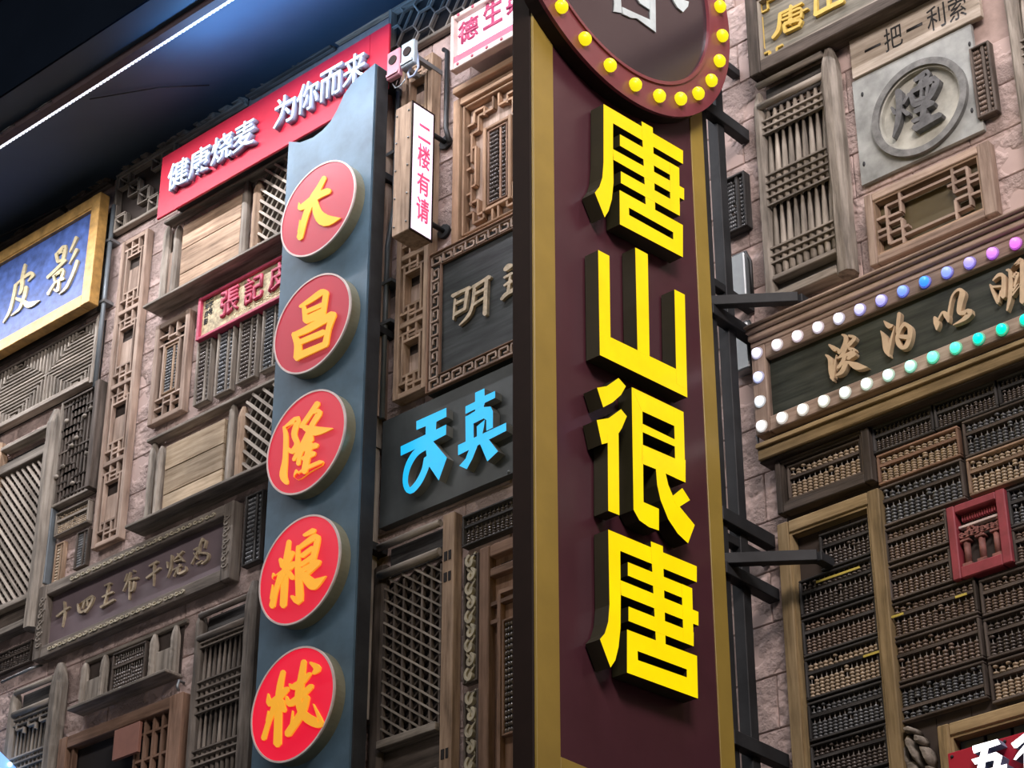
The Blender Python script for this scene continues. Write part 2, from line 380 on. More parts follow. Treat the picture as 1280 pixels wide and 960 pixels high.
# ---------------------------------------------------------------- abacus
def bead_profile(r): return [(-0.46, 0.38*r), (-0.30, 0.82*r), (0, r), (0.30, 0.82*r), (0.46, 0.38*r)]
def abacus_meshes(w_, h, cols, swap, seed, mb):
    k = ('ab', round(w_, 2), round(h, 2), cols, swap, seed % 3, mb)
    if k in CACHE: return CACHE[k]
    rnd = random.Random(seed % 3+cols)
    split = 0.66 if not swap else 0.34      # divider height, fraction
    fr = 0.008; iw, ih = w_-2*fr, h-2*fr
    bms, rods = bmesh.new(), bmesh.new()
    bh = ih/10.4; br = iw/cols*0.465; zdiv = -ih/2+split*ih
    def bead(x, z):
        rings = []
        for (t, r_) in bead_profile(br):
            rings.append([bms.verts.new((x+r_*math.cos(2*PI*k/8), r_*math.sin(2*PI*k/8)*0.9, z+t*bh*0.94)) for k in range(8)])
        for a, b_ in zip(rings, rings[1:]):
            for q in range(8): bms.faces.new((a[q], a[(q+1) % 8], b_[(q+1) % 8], b_[q])).smooth = True
        bms.faces.new(rings[0][::-1]); bms.faces.new(rings[-1])
    for i in range(cols):
        x = -iw/2+(i+0.5)*iw/cols
        for s in (-1, 1, ): pass
        r0 = 0.0016; vs = []
        for z in (-ih/2, ih/2): vs.append([rods.verts.new((x+r0*math.cos(a), r0*math.sin(a), z)) for a in (0, PI/2, PI, 3*PI/2)])
        for q in range(4): rods.faces.new((vs[0][q], vs[0][(q+1) % 4], vs[1][(q+1) % 4], vs[1][q]))
        lo, up = (5, 2) if not swap else (2, 5)
        z = -ih/2+bh*0.5; gap = zdiv-0.006+ih/2-lo*bh
        up_n = rnd.choice((0, 0, 0, 0, 0, 1, 2)) if rnd.random() < 0.4 else 0
        for b_i in range(lo): bead(x, z+b_i*bh+(gap if b_i >= lo-up_n else 0))
        z = zdiv+0.006+bh*0.5; gap = ih/2-(zdiv+0.006)-up*bh
        for b_i in range(up): bead(x, z+b_i*bh+(max(gap, 0) if (b_i >= 1 and rnd.random() < 0.12) else 0))
    out = []
    for bm_, m in ((bms, mb), (rods, 'rod')):
        me = bpy.data.meshes.new('abacus_part'); bm_.to_mesh(me); bm_.free(); me.materials.append(MT[m]); out.append(me)
    CACHE[k] = (*out, zdiv, fr); return CACHE[k]
NA = [0]
def abacus(r, d0, label, group, mf='wood_dark', mb='bead_dark', vert=False, cols=13, swap=False, th=0.022, back=None, tilt=0.0, parent=None):
    """an abacus as frame rails, divider, rods and beads; vert turns it a quarter"""
    x0, x1, z0, z1 = r; W_, H_ = x1-x0, z1-z0; NA[0] += 1
    w_, h = (W_, H_) if not vert else (H_, W_)
    w_, h = round(w_, 2), round(h, 2)
    bm_, rm, zdiv, fr = abacus_meshes(w_, h, cols, swap, NA[0], mb)
    c = Vector(((x0+x1)/2, -(d0+th/2), (z0+z1)/2))
    o = bpy.data.objects.new('abacus', None); o.empty_display_size = 0.03
    link(o, None, c); tag(o, label, 'abacus', group)
    ry = (PI/2 if vert else 0)+tilt; o.rotation_euler = (0, ry, 0)
    def part(name, me, loc, rot=0):
        p = bpy.data.objects.new(name, me); COL.objects.link(p); p.parent = o; p.location = loc; p.rotation_euler = (0, rot, 0); return p
    for s in (-1, 1):
        part('frame_rail', boxmesh(w_, th, fr, mf, 0.002), (0, 0, s*(h/2-fr/2)))
        part('frame_end', boxmesh(h-2*fr, th, fr, mf, 0.002), (s*(w_/2-fr/2), 0, 0), PI/2)
    part('divider_bar', boxmesh(w_-2*fr, th*0.7, 0.009, mf, 0), (0, 0, zdiv))
    b2 = part('beads', bm_, (0, 0, 0)); b2['kind'] = 'stuff'
    r2 = part('rods', rm, (0, 0, 0)); r2['kind'] = 'stuff'
    if back:
        part('back_board', boxmesh(w_-2*fr, 0.004, h-2*fr, back, 0), (0, th/2+0.0025, 0))
    return o

# ---------------------------------------------------------------- spindles and shutters
def spindle_mesh(L, r, tiers, m):
    k = ('sp', round(L, 3), round(r, 4), tuple(round(t, 3) for t in tiers), m)
    if k in CACHE: return CACHE[k]
    bm = bmesh.new(); rings = []
    pts = []
    for a, b_ in zip(tiers, tiers[1:]):      # fractions from the top: thin neck at top of a tier, full body near its lower end
        for t, q in ((0.0, 0.38), (0.25, 0.7), (0.6, 1.0), (0.93, 0.95), (0.995, 0.5)): pts.append((a+(b_-a)*t, q))
    for f, q in pts:
        x = -L/2+L*f
        rings.append([bm.verts.new((x, r*q*math.cos(2*PI*k/6), r*q*math.sin(2*PI*k/6))) for k in range(6)])
    for a, b_ in zip(rings, rings[1:]):
        for q in range(6): bm.faces.new((a[q], a[(q+1) % 6], b_[(q+1) % 6], b_[q])).smooth = True
    bm.faces.new(rings[0][::-1]); bm.faces.new(rings[-1])
    me = bpy.data.meshes.new('spindle'); bm.to_mesh(me); bm.free(); me.materials.append(MT[m]); CACHE[k] = me
    return me
def spindles(parent, m, r, n, d, rad, tiers):
    x0, x1, z0, z1 = r
    for i in range(n):
        o = bpy.data.objects.new('spindle', spindle_mesh(z1-z0, rad, tiers, m))
        o.rotation_euler = (0, PI/2, 0)
        link(o, parent, (x0+(i+0.5)*(x1-x0)/n, -d, (z0+z1)/2))
def post_mesh(L, w_, t, m, top, seed):
    """weathered post along local X with a worn point at the +X... end"""
    k = ('post', round(L, 3), round(w_, 3), round(t, 3), m, top, seed)
    if k in CACHE: return CACHE[k]
    rnd = random.Random(seed); bm = bmesh.new(); rings = []; n = 14; res = 8
    for i in range(n+1):
        f = i/n; s = 1.0
        dist = f*L
        if top: s = min(1.0, 0.45+0.55*math.sin(min(1, dist/(w_*1.6))*PI/2)) 
        ring = []
        for k2 in range(res):
            a = 2*PI*(k2+0.5)/res
            cx = max(-1, min(1, math.cos(a)*1.25)); cy = max(-1, min(1, math.sin(a)*1.25)); j = 1+rnd.uniform(-0.05, 0.05)
            ring.append(bm.verts.new((-L/2+dist, cy*t/2*s*j, cx*w_/2*s*j)))
        rings.append(ring)
    for a, b_ in zip(rings, rings[1:]):
        for q in range(res): bm.faces.new((a[q], a[(q+1) % res], b_[(q+1) % res], b_[q]))
    bm.faces.new(rings[0][::-1]); bm.faces.new(rings[-1])
    me = bpy.data.meshes.new('post'); bm.to_mesh(me); bm.free(); me.materials.append(MT[m]); CACHE[k] = me
    return me
def post(name, m, parent, x0, x1, d0, d1, z0, z1, top=True, seed=0, ang=0):
    o = bpy.data.objects.new(name, post_mesh(z1-z0, x1-x0, d1-d0, m, top, seed))
    o.rotation_euler = (0, PI/2+ang, 0)
    return link(o, parent, ((x0+x1)/2, -(d0+d1)/2, (z0+z1)/2))

# ================================================================ THE SETTING
def structure(name, m, x0, x1, y0, y1, z0, z1):
    o = box(name, m, None, x0, x1, -y1, -y0, z0, z1, 0); o['kind'] = 'structure'; return o
wall = structure('wall_front', 'mortar', -5.5, 4.0, 0.0, 0.2, 2.6, 7.76)
bh_, bw_ = 0.168, 0.42
nb = 0
for row in range(7, 31):
    z0 = 2.6+row*bh_
    for colm in range(-13, 10):
        x0 = colm*bw_+(bw_/2 if row % 2 else 0)
        xc = x0+bw_/2; zc = z0+bh_/2
        zt = 7.70 if xc < 0 else 7.75-(xc)*0.75; zb = 4.75 if xc < -1.5 else 4.75-(xc+1.5)*0.36
        if xc < -3.3 or xc > 2.75 or zc > zt or zc < zb or 0.12 < xc < 0.72: continue
        d = 0.009
        o = box('plaster_block', 'plaster', wall, x0+0.0015, x0+bw_-0.0015, 0.0, d, z0+0.0015, z0+bh_-0.0015, 0.003); nb += 1
        if o.rotation_euler[1]: pass

# soffit of the overhanging upper floor, its edge beam with the LED strip, and the band beyond it
def slab(name, m, prof, x0, x1, kind='structure', parent=None):
    """long member along X with a (y, z) profile"""
    c = Vector(((x0+x1)/2, sum(p[0] for p in prof)/len(prof), sum(p[1] for p in prof)/len(prof)))
    bm = bmesh.new()
    add_prism(bm, [prof], lambda p: Vector((x0-c.x, p[0]-c.y, p[1]-c.z)), lambda p: Vector((x1-c.x, p[0]-c.y, p[1]-c.z)))
    o = mk(name, bm, m, parent, c)
    if kind: o['kind'] = kind
    return o
slab('ceiling', 'soffit', [(0.3, 7.78), (0.3, 7.90), (-0.645, 7.68), (-0.645, 7.53)], -7.5, 4.5)
slab('trim_1', 'beam_brown', [(-0.668, 7.50), (-0.668, 7.66), (-0.705, 7.66), (-0.705, 7.50)], -7.5, 4.5)
slab('trim_2', 'soffit', [(-0.706, 7.535), (-0.706, 7.548), (-0.85, 7.548), (-0.85, 7.535)], -7.5, 4.5)
slab('trim_3', 'dark_roof', [(-0.851, 7.535), (-0.851, 8.10), (-0.86, 8.10), (-0.86, 7.535)], -7.5, 4.5)
slab('ceiling', 'dark_roof', [(-0.86, 8.1), (-0.86, 8.2), (-2.6, 8.3), (-2.6, 8.2)], -7.5, 4.5)
led = thing('led_strip', 'long white LED strip glowing along the edge of the dark soffit', 'led strip', (-1.5, -0.655, 7.52))
slab('aluminium_channel', 'steel_grey', [(-0.667, 7.513), (-0.667, 7.526), (-0.646, 7.526), (-0.646, 7.513)], -5.0, 3.0, None, led)
dia = bmesh.new()
for i in range(340):
    x = -4.95+i*0.0225
    q = bmesh.ops.create_cube(dia, size=1)['verts']
    bmesh.ops.scale(dia, vec=(0.0125, 0.016, 0.005), verts=q); bmesh.ops.translate(dia, vec=(x+1.5, -0.002, -0.0105), verts=q)
o = mk('diodes', dia, 'led', led, (-1.5, -0.655, 7.52)); o['kind'] = 'stuff'
for k in range(2):
    x_ = (-2.25, -2.0)[k]
    tag(rod3('cable_loop', 'black', None, [(x_-0.05, -0.712, 7.512), (x_-0.04, -0.73, 7.49), (x_, -0.74, 7.48), (x_+0.03, -0.735, 7.49), (x_+0.04, -0.712, 7.512)], 0.004),
        ('short black cable loop on the beam above the LED strip, %s one' % ('left', 'right')[k]), 'cable', 'cable loops on the beam')
rod3('conduit', 'black', None, [(-4.5, -0.50, 7.545), (-3.3, -0.12, 7.655), (-2.6, -0.03, 7.685), (-2.42, -0.022, 7.69)], 0.006)
tag(bpy.data.objects['conduit'], 'thin dark cable running across the soffit above the blue plaque', 'cable')
rod3('conduit', 'black', None, [(-1.85, -0.60, 7.53), (-1.62, -0.42, 7.577), (-1.5, -0.25, 7.625)], 0.003)
tag(bpy.data.objects['conduit.001'], 'thin dark cable crossing the blue lit part of the soffit', 'cable')

# carved cornice pieces under the soffit
def cornice(x0, x1, z0, z1, label, seed, m='wood_grey'):
    t = thing('carved_cornice', label, 'carving', ((x0+x1)/2, 0, z0), 'carved cornices under the soffit')
    box('back_board', m, t, x0, x1, 0.010, 0.030, z0, z1)
    box('rail', m, t, x0, x1, 0.030, 0.048, z0, z0+0.012); 
    rnd = random.Random(seed); bm = bmesh.new(); h = z1-z0
    n = max(2, int((x1-x0)/(h*0.85))); c = Vector(((x0+x1)/2, -0.030, z0))
    for i in range(n):
        cx = x0+(i+0.5)*(x1-x0)/n; s = 1 if i % 2 else -1
        for j in range(3):
            pts = []; a0 = rnd.uniform(0, 6); rr = h*rnd.uniform(0.22, 0.36); ox, oz = cx+rnd.uniform(-.3, .3)*h, z0+h*rnd.uniform(0.35, 0.65)
            for q in range(10):
                a = a0+s*q*0.62; r_ = rr*(1-q/11)
                pts.append((ox+r_*math.cos(a), oz+r_*math.sin(a)*0.8, 0.022*(1-q/14)))
            rb = ribbon(pts)
            add_prism(bm, [rb], lambda p: Vector((p[0], -0.030, p[1]))-c, lambda p: Vector((p[0], -0.052-0.006*j, p[1]))-c)
    o = mk('carving', bm, m, t, c); return t
cornice(-2.36, -1.52, 7.66, 7.752, 'long carved scrollwork cornice above the red sign\'s left end', 1)
cornice(-3.45, -2.76, 7.665, 7.745, 'dark carved cornice above the blue and gold plaque', 2, 'wood_dark')
cornice(-2.72, -2.42, 7.66, 7.735, 'short dark carved cornice right of the plaque\'s top corner', 3, 'wood_dark')
cornice(-1.50, -0.98, 7.68, 7.75, 'shadowed carved cornice behind the red sign\'s second half', 5, 'wood_dark')
cornice(-0.96, -0.52, 7.69, 7.76, 'lumpy brown carved cornice at the right end of the red sign', 4, 'wood_tan')

# ================================================================ LEFT SECTION
# blue plaque in a gold frame
d = 0.13; x1, z1 = W(126, 239, d); z0 = W(114, 375, d)[1]; r = (x1-1.25, x1, z0, z1)
t = root_of(r, 'framed_plaque', 'blue lacquered plaque in a thick gold frame with pale gold brush characters', 'sign')
box('panel', 'blue_paint', t, r[0]+.02, r[1]-.02, 0.08, 0.105, r[2]+.02, r[3]-.02, 0)
frame(t, 'gold_paint', r, 0.058, 0.075, d, inner='gold_paint'); box('backing', 'wood_dark', t, r[0]+.03, r[1]-.03, .012, .02, r[2]+.03, r[3]-.03, 0)
glyph('character', t, (0, 290), 8, [('s', [(250, 325, 25), (222, 450, 35), (215, 560, 35), (190, 620, 20)]), ('s', [(155, 530, 25), (220, 470, 20), (300, 412, 35), (325, 432, 35), (280, 490, 12)]),
    ('s', [(155, 530, 32), (130, 660, 28), (90, 800, 25), (30, 905, 12)]), ('s', [(262, 550, 35), (235, 660, 32), (190, 770, 24), (110, 835, 10)]), ('s', [(160, 665, 28), (230, 690, 38), (285, 728, 62), (395, 685, 6)])], ['gold_char'], 0.105, 0.113)
glyph('character', t, (0, 290), 8, [('s', [(560, 220, 32), (575, 300, 28)]), ('s', [(560, 225, 25), (650, 142, 38), (625, 280, 30)]), ('s', [(590, 215, 14), (612, 195, 14)]), ('s', [(578, 298, 26), (622, 280, 30)]),
    ('s', [(475, 455, 28), (655, 280, 26)]), ('s', [(535, 440, 22), (550, 500, 22)]), ('s', [(540, 440, 20), (630, 370, 25), (610, 470, 25)]), ('s', [(550, 505, 24), (635, 465, 26)]), ('s', [(590, 480, 25), (575, 585, 30), (540, 575, 18)]),
    ('s', [(545, 515, 20), (480, 620, 28)]), ('s', [(765, 55, 32), (700, 200, 14)]), ('s', [(770, 175, 32), (695, 320, 10)]), ('s', [(775, 290, 32), (720, 440, 26), (660, 560, 24), (595, 620, 8)])], ['gold_char'], 0.105, 0.113)

# square fretwork panel at the top behind the red sign
r = R((138, 293), (240, 186), 0.05); r = (r[0], -1.95, r[2], 7.655)
t = root_of(r, 'fretwork_screen', 'grey square fretwork panel under the cornice, left of the red sign', 'lattice')
box('back_board', 'back_brown', t, r[0], r[1], 0.010, 0.014, r[2], r[3], 0)
frame(t, 'wood_grey', r, 0.014, 0.014, 0.05)
for i in range(6):
    for j in range(4):
        if (i+j) % 3 == 2: continue
        cx, cz, a = r[0]+.05+i*0.075, r[2]+.045+j*0.075, 0.032
        segs(t, 'wood_grey', (cx-a, cx+a, cz-a, cz+a), [(0, 0, 1, 0), (0, 0, 0, 1)] if (i+j) % 3 else [(0, 0, 1, 0), (0, 0, 0, 1), (0, 1, 1, 1), (1, 0, 1, 1), (0, 1, 0.5, .5)], 0.007, 0.02, 0.045)

# red sign with raised white lit characters
d = 0.15; xl, zt = W(203, 197, d); xr = W(487, 22, d)[0]; zb = W(193, 276, d)[1]; xs = W(462, 60, d)[0]
t = thing('red_shop_sign', 'long crimson sign board with raised white lit characters under the soffit', 'sign', ((xl+xr)/2, 0, zb))
box('panel', 'red_paint', t, xl, xs-.001, 0.138, d, zb, zt, 0.002)
box('panel', 'red_paint', t, xs+.001, xr, 0.138, d, zb, zt, 0.002)
box('mounting_rail', 'steel_dark', t, xl+.05, xr-.05, 0.012, 0.138, zt-.10, zt-.07, 0); box('mounting_rail', 'steel_dark', t, xl+.05, xr-.05, 0.012, 0.138, zb+.06, zb+.09, 0)
dl = d+0.03
def row_text(parent, body, pa, pb, pt, dl, d0, mats, bold=0.02, X=None, gap=0.06):
    """pa = bottom left, pb = bottom right, pt = top left survey points of the line of lettering"""
    a, b_, c_ = W(*pa, dl), W(*pb, dl), W(*pt, dl); n = len(body); wd = (b_[0]-a[0])/n
    for i, ch in enumerate(body):
        text('character', ch, parent, a[0]+(i+gap)*wd, a[0]+(i+1-gap)*wd, a[1], c_[1], d0, dl, mats, bold, X)
row_text(t, '健康烧麦', (207, 241), (318, 173), (213, 206), dl, d, ['white_emit', 'white_side'], 0.006, gap=0.03)
row_text(t, '为你而来', (340, 163), (457, 85), (345, 125), dl, d, ['white_emit', 'white_side'], 0.006, gap=0.03)

# conduit pipe on the left
px0 = W(138, 300, 0.05); px1 = W(123, 482, 0.05)
t = thing('conduit_pipe', 'grey metal conduit pipe beside the blue plaque running down the wall', 'pipe', (px0[0], 0, px1[1]))
rod3('tube', 'pipe', t, [(px0[0], -.05, 7.50), (px0[0], -.05, px1[1])], 0.011)
for z in (7.3, 6.98): box('clip', 'steel_grey', t, px0[0]-.018, px0[0]+.018, 0.01, 0.065, z, z+.014, 0)
t = thing('cable_bundle', 'knotted black cables hanging behind the conduit pipe by the plaque', 'cable', (px0[0]-.03, 0, 7.0))
for k in range(4):
    rnd = random.Random(k); rod3('cable', 'black', t, [(px0[0]-.035-.006*k, -.02-.006*k, 7.42-q*0.09) if q % 2 else (px0[0]-.03+rnd.uniform(-.015, .006), -.035, 7.42-q*0.09) for q in range(6)], 0.005)

# tall fretwork strips -------------------------------------------------
FRET = [(.35, 1, .35, .78), (.70, 1, .70, .78), (0, .90, .70, .90), (.35, .84, 1, .84), (.14, .78, .86, .78), (.14, .90, .14, .14), (.86, .84, .86, .08),
        (.14, .24, .86, .24), (.35, .24, .35, 0), (.65, .24, .65, 0), (0, .14, .65, .14), (.35, .08, 1, .08)]
def fret_strip(r, mods, label, m='strip_wood', group=None, d=0.048, st=0.022, bw=0.0085, panel='strip_wood'):
    t = root_of(r, 'fretwork_strip', label, 'lattice', group)
    box('back_board', 'back_brown', t, r[0]+.005, r[1]-.005, 0.010, 0.016, r[2]+.01, r[3]-.01, 0)
    box('stile', m, t, r[0], r[0]+st, 0.012, d, r[2], r[3]); box('stile', m, t, r[1]-st, r[1], 0.012, d, r[2], r[3])
    H = (r[3]-r[2]-st)/mods
    for i in range(mods+1):
        z = r[2]+i*H; box('rail', m, t, r[0]+st, r[1]-st, 0.014, d-.002, z, z+st)
        if i < mods:
            q = (r[0]+st, r[1]-st, z+st, z+H)
            segs(t, m, q, FRET, bw, 0.022, d-.006)
            w_ = q[1]-q[0]; h = q[3]-q[2]
            box('plain_panel', panel, t, q[0]+w_*.22, q[1]-w_*.22, 0.017, 0.03, q[2]+h*.27, q[2]+h*.60, 0)
    return t
r = R((118, 683), (181, 284), 0.06); r = (W(150, 300, .06)[0], W(181, 300, .06)[0], W(117, 683, .06)[1], W(181, 284, .06)[1])
fret_strip(r, 4, 'tall pinkish tan fretwork strip of four frets, left of the plank windows')

# louvred diamond panel below the plaque
r = (W(0, 530, .05)[0]-.25, W(124, 400, .05)[0], W(117, 474, .05)[1], W(124, 396, .05)[1])
t = root_of(r, 'louvre_panel', 'grey lattice panel with concentric diamond slats under the blue plaque', 'lattice')
box('back_board', 'depth_shade', t, r[0], r[1], 0.010, 0.014, r[2], r[3], 0)
post('stile', 'wood_grey', t, r[1]-.028, r[1], 0.012, 0.052, r[2]-.01, r[3]+.03, True, 3)
box('rail', 'lattice_light', t, r[0], r[1]-.028, 0.014, 0.056, r[2], r[2]+.024); box('rail', 'wood_dark', t, r[0], r[1]-.028, 0.014, 0.05, r[3]-.014, r[3])
zi0, zi1 = r[2]+.026, r[3]-.016; cz = (zi0+zi1)/2; hh = (zi1-zi0)/2
cs = [W(97, 445, .05)[0], W(20, 485, .05)[0]]; hw = (cs[0]-cs[1])/2
for c_ in cs+[cs[1]-2*hw]:
    n = 15
    for i in range(n):
        z = zi0+(i+0.5)*(zi1-zi0)/n; l = hw*(1-abs(z-cz)/hh)
        a, b_ = max(c_-l, r[0]+.005), min(c_+l, r[1]-.03)
        if b_-a > .02: bar('slat', 'wood_grey', t, (a, z), (b_, z), 0.007, 0.018, 0.046)
nx = int((r[1]-.03-r[0])/0.024)
for i in range(nx):
    x = r[1]-.04-i*0.024; u = min(abs(x-c_) for c_ in cs+[cs[1]-2*hw]); g = hh*(1-min(u/hw, 1))
    for s in (-1, 1):
        a, b_ = cz+s*g, cz+s*hh
        if abs(b_-a) > .015: bar('slat', 'wood_grey', t, (x, min(a, b_)), (x, max(a, b_)), 0.008, 0.018, 0.048)

# dense lattice with carved buds
r = (W(66, 600, .05)[0], W(126, 520, .05)[0], W(62, 636, .05)[1], W(126, 478, .05)[1])
t = root_of(r, 'bud_lattice_window', 'dark close-barred lattice window with small carved buds left of the tall strip', 'window')
box('back_board', 'depth_shade', t, r[0], r[1]-.03, 0.010, 0.014, r[2], r[3], 0)
box('stile', 'wood_dark', t, r[1]-.032, r[1], 0.012, 0.075, r[2], r[3]); box('stile', 'wood_grey', t, r[0], r[0]+.012, 0.012, 0.05, r[2], r[3])
box('rail', 'wood_grey', t, r[0]+.012, r[1]-.032, 0.012, 0.05, r[2], r[2]+.014); box('rail', 'wood_dark', t, r[0]+.012, r[1]-.032, 0.012, 0.05, r[3]-.012, r[3])
q = (r[0]+.012, r[1]-.032, r[2]+.014, r[3]-.012)
for i in range(10):
    x = q[0]+(i+.5)*(q[1]-q[0])/10; bar('lattice_bar', 'wood_dark', t, (x, q[2]), (x, q[3]), 0.010, 0.020, 0.042)
for i in range(13):
    z = q[2]+(i+.5)*(q[3]-q[2])/13; rnd = random.Random(i)
    for k in range(3):
        a = rnd.uniform(q[0], q[1]-.12); bar('lattice_bar', 'wood_dark', t, (a, z), (a+rnd.uniform(.06, .12), z), 0.008, 0.022, 0.044)
def uvball(name, m, parent, pos, r_, sc=(1, 1, 1)):
    k = ('ball', round(r_, 4), m)
    if k not in CACHE:
        bm = bmesh.new(); bmesh.ops.create_uvsphere(bm, u_segments=12, v_segments=8, radius=r_)
        for f in bm.faces: f.smooth = True
        me = bpy.data.meshes.new('ball'); bm.to_mesh(me); bm.free(); me.materials.append(MT[m]); CACHE[k] = me
    o = bpy.data.objects.new(name, CACHE[k]); o.scale = sc; return link(o, parent, pos)
for (px, py) in ((93, 483), (113, 510), (83, 526), (95, 547), (108, 567), (78, 583), (70, 596), (90, 604), (105, 520), (89, 557)):
    x, z = W(px, py, .05); uvball('carved_bud', 'wood_grey', t, (x, -.048, z), 0.013, (1, .7, .8))

# big diagonal lattice window at the left edge
r = (W(0, 560, .07)[0]-.03, W(68, 540, .07)[0]+.01, W(35, 778, .07)[1], W(66, 512, .07)[1])
t = root_of(r, 'diagonal_lattice_window', 'large grey window with slanting diagonal lattice at the left edge of the view', 'window')
pw = 0.062
box('back_board', 'depth_shade', t, r[0]+.02, r[1]-pw+.01, 0.010, 0.016, r[2]+.03, r[3]-.10, 0)
post('post', 'wood_grey', t, r[1]-pw, r[1], 0.012, 0.088, r[2]-.03, r[3], True, 11)
post('post', 'wood_tan', t, r[0]-.02, r[0]+.035, 0.012, 0.08, r[2]-.03, r[3]-.02, True, 12)
box('rail', 'wood_grey', t, r[0]+.03, r[1]-pw, 0.014, 0.066, r[3]-.075, r[3]-.055)
box('rail', 'wood_grey', t, r[0]+.03, r[1]-pw, 0.014, 0.062, r[3]-.195, r[3]-.150)
box('rail', 'wood_grey', t, r[0]+.03, r[1]-pw, 0.014, 0.062, r[2]+.125, r[2]+.15)
box('panel', 'wood_dark', t, r[0]+.03, r[1]-pw, 0.014, 0.03, r[2]+.03, r[2]+.125)
box('rail', 'wood_grey', t, r[0]+.03, r[1]-pw, 0.014, 0.07, r[2], r[2]+.03)
q = (r[0]+.03, r[1]-pw, r[2]+.15, r[3]-.21)
diag(t, 'lattice_light', q, -0.87, 0.028, 0.009, 0.034, 0.05); diag(t, 'wood_dark', q, 0.87, 0.028, 0.009, 0.02, 0.034)
# pale post and grey gutter right of it
for nm, a, m, lb, wd in (('wooden_post', 60, 'strip_wood', 'pale narrow timber post beside the large diagonal lattice window', .03), ('flat_conduit', 57, 'pipe', 'blue-grey flat conduit left of the small abacuses', .016)):
    xx = W(a, 640, .05)[0]-(0.0 if nm == 'wooden_post' else -.035)
    o = box(nm, m, None, xx-wd/2, xx+wd/2, 0.010, 0.05, 5.70, 6.30 if nm == 'wooden_post' else 6.05); tag(o, lb, 'post' if nm == 'wooden_post' else 'pipe')

GL = 'abacuses on the left wall'
abacus(R((66, 672), (112, 622), .04), .010, 'small two-deck abacus directly under the bud lattice window', GL, 'wood_grey', 'bead_light', cols=14, th=.03)
abacus(R((61, 734), (79, 675), .04), .010, 'narrow upright abacus with tan beads left of its dark neighbour, above the carved-frame board', GL, 'wood_tan', 'bead_light', True, 13)
abacus(R((89, 712), (109, 658), .04), .010, 'narrow upright abacus with dark blue-grey beads above the carved-frame board', GL, 'wood_dark', 'bead_blue', True, 13)

# small fretwork window holding an upright abacus
r = (W(178, 530, .07)[0], W(231, 400, .07)[0], W(178, 531, .07)[1], W(231, 383, .07)[1])
t = root_of(r, 'fretwork_window', 'small tan fretwork window with an upright abacus inside, below the upper plank window', 'window')
frame(t, 'strip_wood', r, 0.026, 0.012, 0.048)
box('back_board', 'depth_shade', t, r[0]+.03, r[1]-.03, 0.010, 0.016, r[2]+.03, r[3]-.03, 0)
q = (r[0]+.026, r[1]-.026, r[2]+.026, r[3]-.026)
segs(t, 'strip_wood', q, [(.0, .80, 1, .80), (0, .9, .35, .9), (.65, .9, 1, .9), (.35, 1, .35, .84), (.65, 1, .65, .84), (.35, .87, .65, .87), (0, .2, 1, .2), (.35, .2, .35, 0), (.65, .2, .65, 0), (0, .1, .35, .1), (.65, .1, 1, .1), (.35, .13, .65, .13), (.2, .8, .2, .2), (.8, .8, .8, .2)], .008, .018, .040)
w_ = q[1]-q[0]; h = q[3]-q[2]
abacus((q[0]+.24*w_, q[1]-.24*w_, q[2]+.24*h, q[3]-.24*h), .018, 'upright abacus set inside the small fretwork window', GL, 'wood_tan', 'bead_blue', True, 15)

# plank windows ---------------------------------------------------------
def plank_window(r, lx, label, plank, d=0.08, sill='wood_grey', back=True):
    """lx: x positions  [post pair left], plank start/end, [post pair], lattice end"""
    t = root_of(r, 'plank_window', label, 'window')
    a1, a2, p0, p1, c1, c2, le = lx
    box('sill', sill, t, r[0]-.02, r[1], 0.012, d+.035, r[2]-.006, r[2]+.008)
    box('top_rail', sill, t, r[0], r[1], 0.012, d-.02, r[3]-.014, r[3])
    for k, (x, w2) in enumerate(((a1, .038), (a2, .028), (c1, .032), (c2, .042))):
        post('post', 'wood_grey' if k != 3 else 'wood_tan', t, x-w2/2, x+w2/2, 0.012, (d-.02 if k % 2 else d-.03), r[2]+.008, r[3]-.015-(0.04*(k % 2)), True, 20+k)
    box('back_board', 'strip_wood', t, a1, p0+.02, 0.012, .03, r[2]+.008, r[3]-.16)
    hp = (r[3]-r[2]-.05)
    n = 3; 
    for i in range(n):
        z = r[2]+.010+i*hp*0.92/n
        box('plank', plank, t, p0, p1, 0.014, 0.045+0.002*i, z, z+hp*0.92/n-.002, 0.001)
    q = (c2+.024, le, r[2]+.010, r[3]-.02)
    box('lattice_back', 'depth_shade', t, q[0], q[1], 0.010, 0.014, q[2], q[3], 0)
    diag(t, 'lattice_light', q, -0.75, 0.040, 0.011, 0.036, 0.052); diag(t, 'wood_grey', q, 0.95, 0.040, 0.010, 0.018, 0.035)
    return t
D = .08
X = lambda px, py, d=.08: W(px, py, d)[0]
r = (X(190, 385), X(372, 290), W(190, 386, D)[1], zb-.03)
r = (r[0], r[1], r[2], W(318, 207, D)[1])
plank_window(r, (X(196, 330), X(211, 330), X(218, 330), X(292, 290), X(296, 270), X(313, 260), X(372, 230)), 'upper plank window with rough posts and diagonal lattice under the red sign', 'wood_tan')
r = (X(168, 660), X(352, 560), W(168, 661, D)[1], W(340, 468, D)[1])
plank_window(r, (X(178, 600), X(190, 600), X(197, 600), X(271, 560), X(278, 550), X(293, 545), X(352, 520)), 'lower plank window with pale bleached board and diagonal lattice beside the second red disc', 'wood_plank')

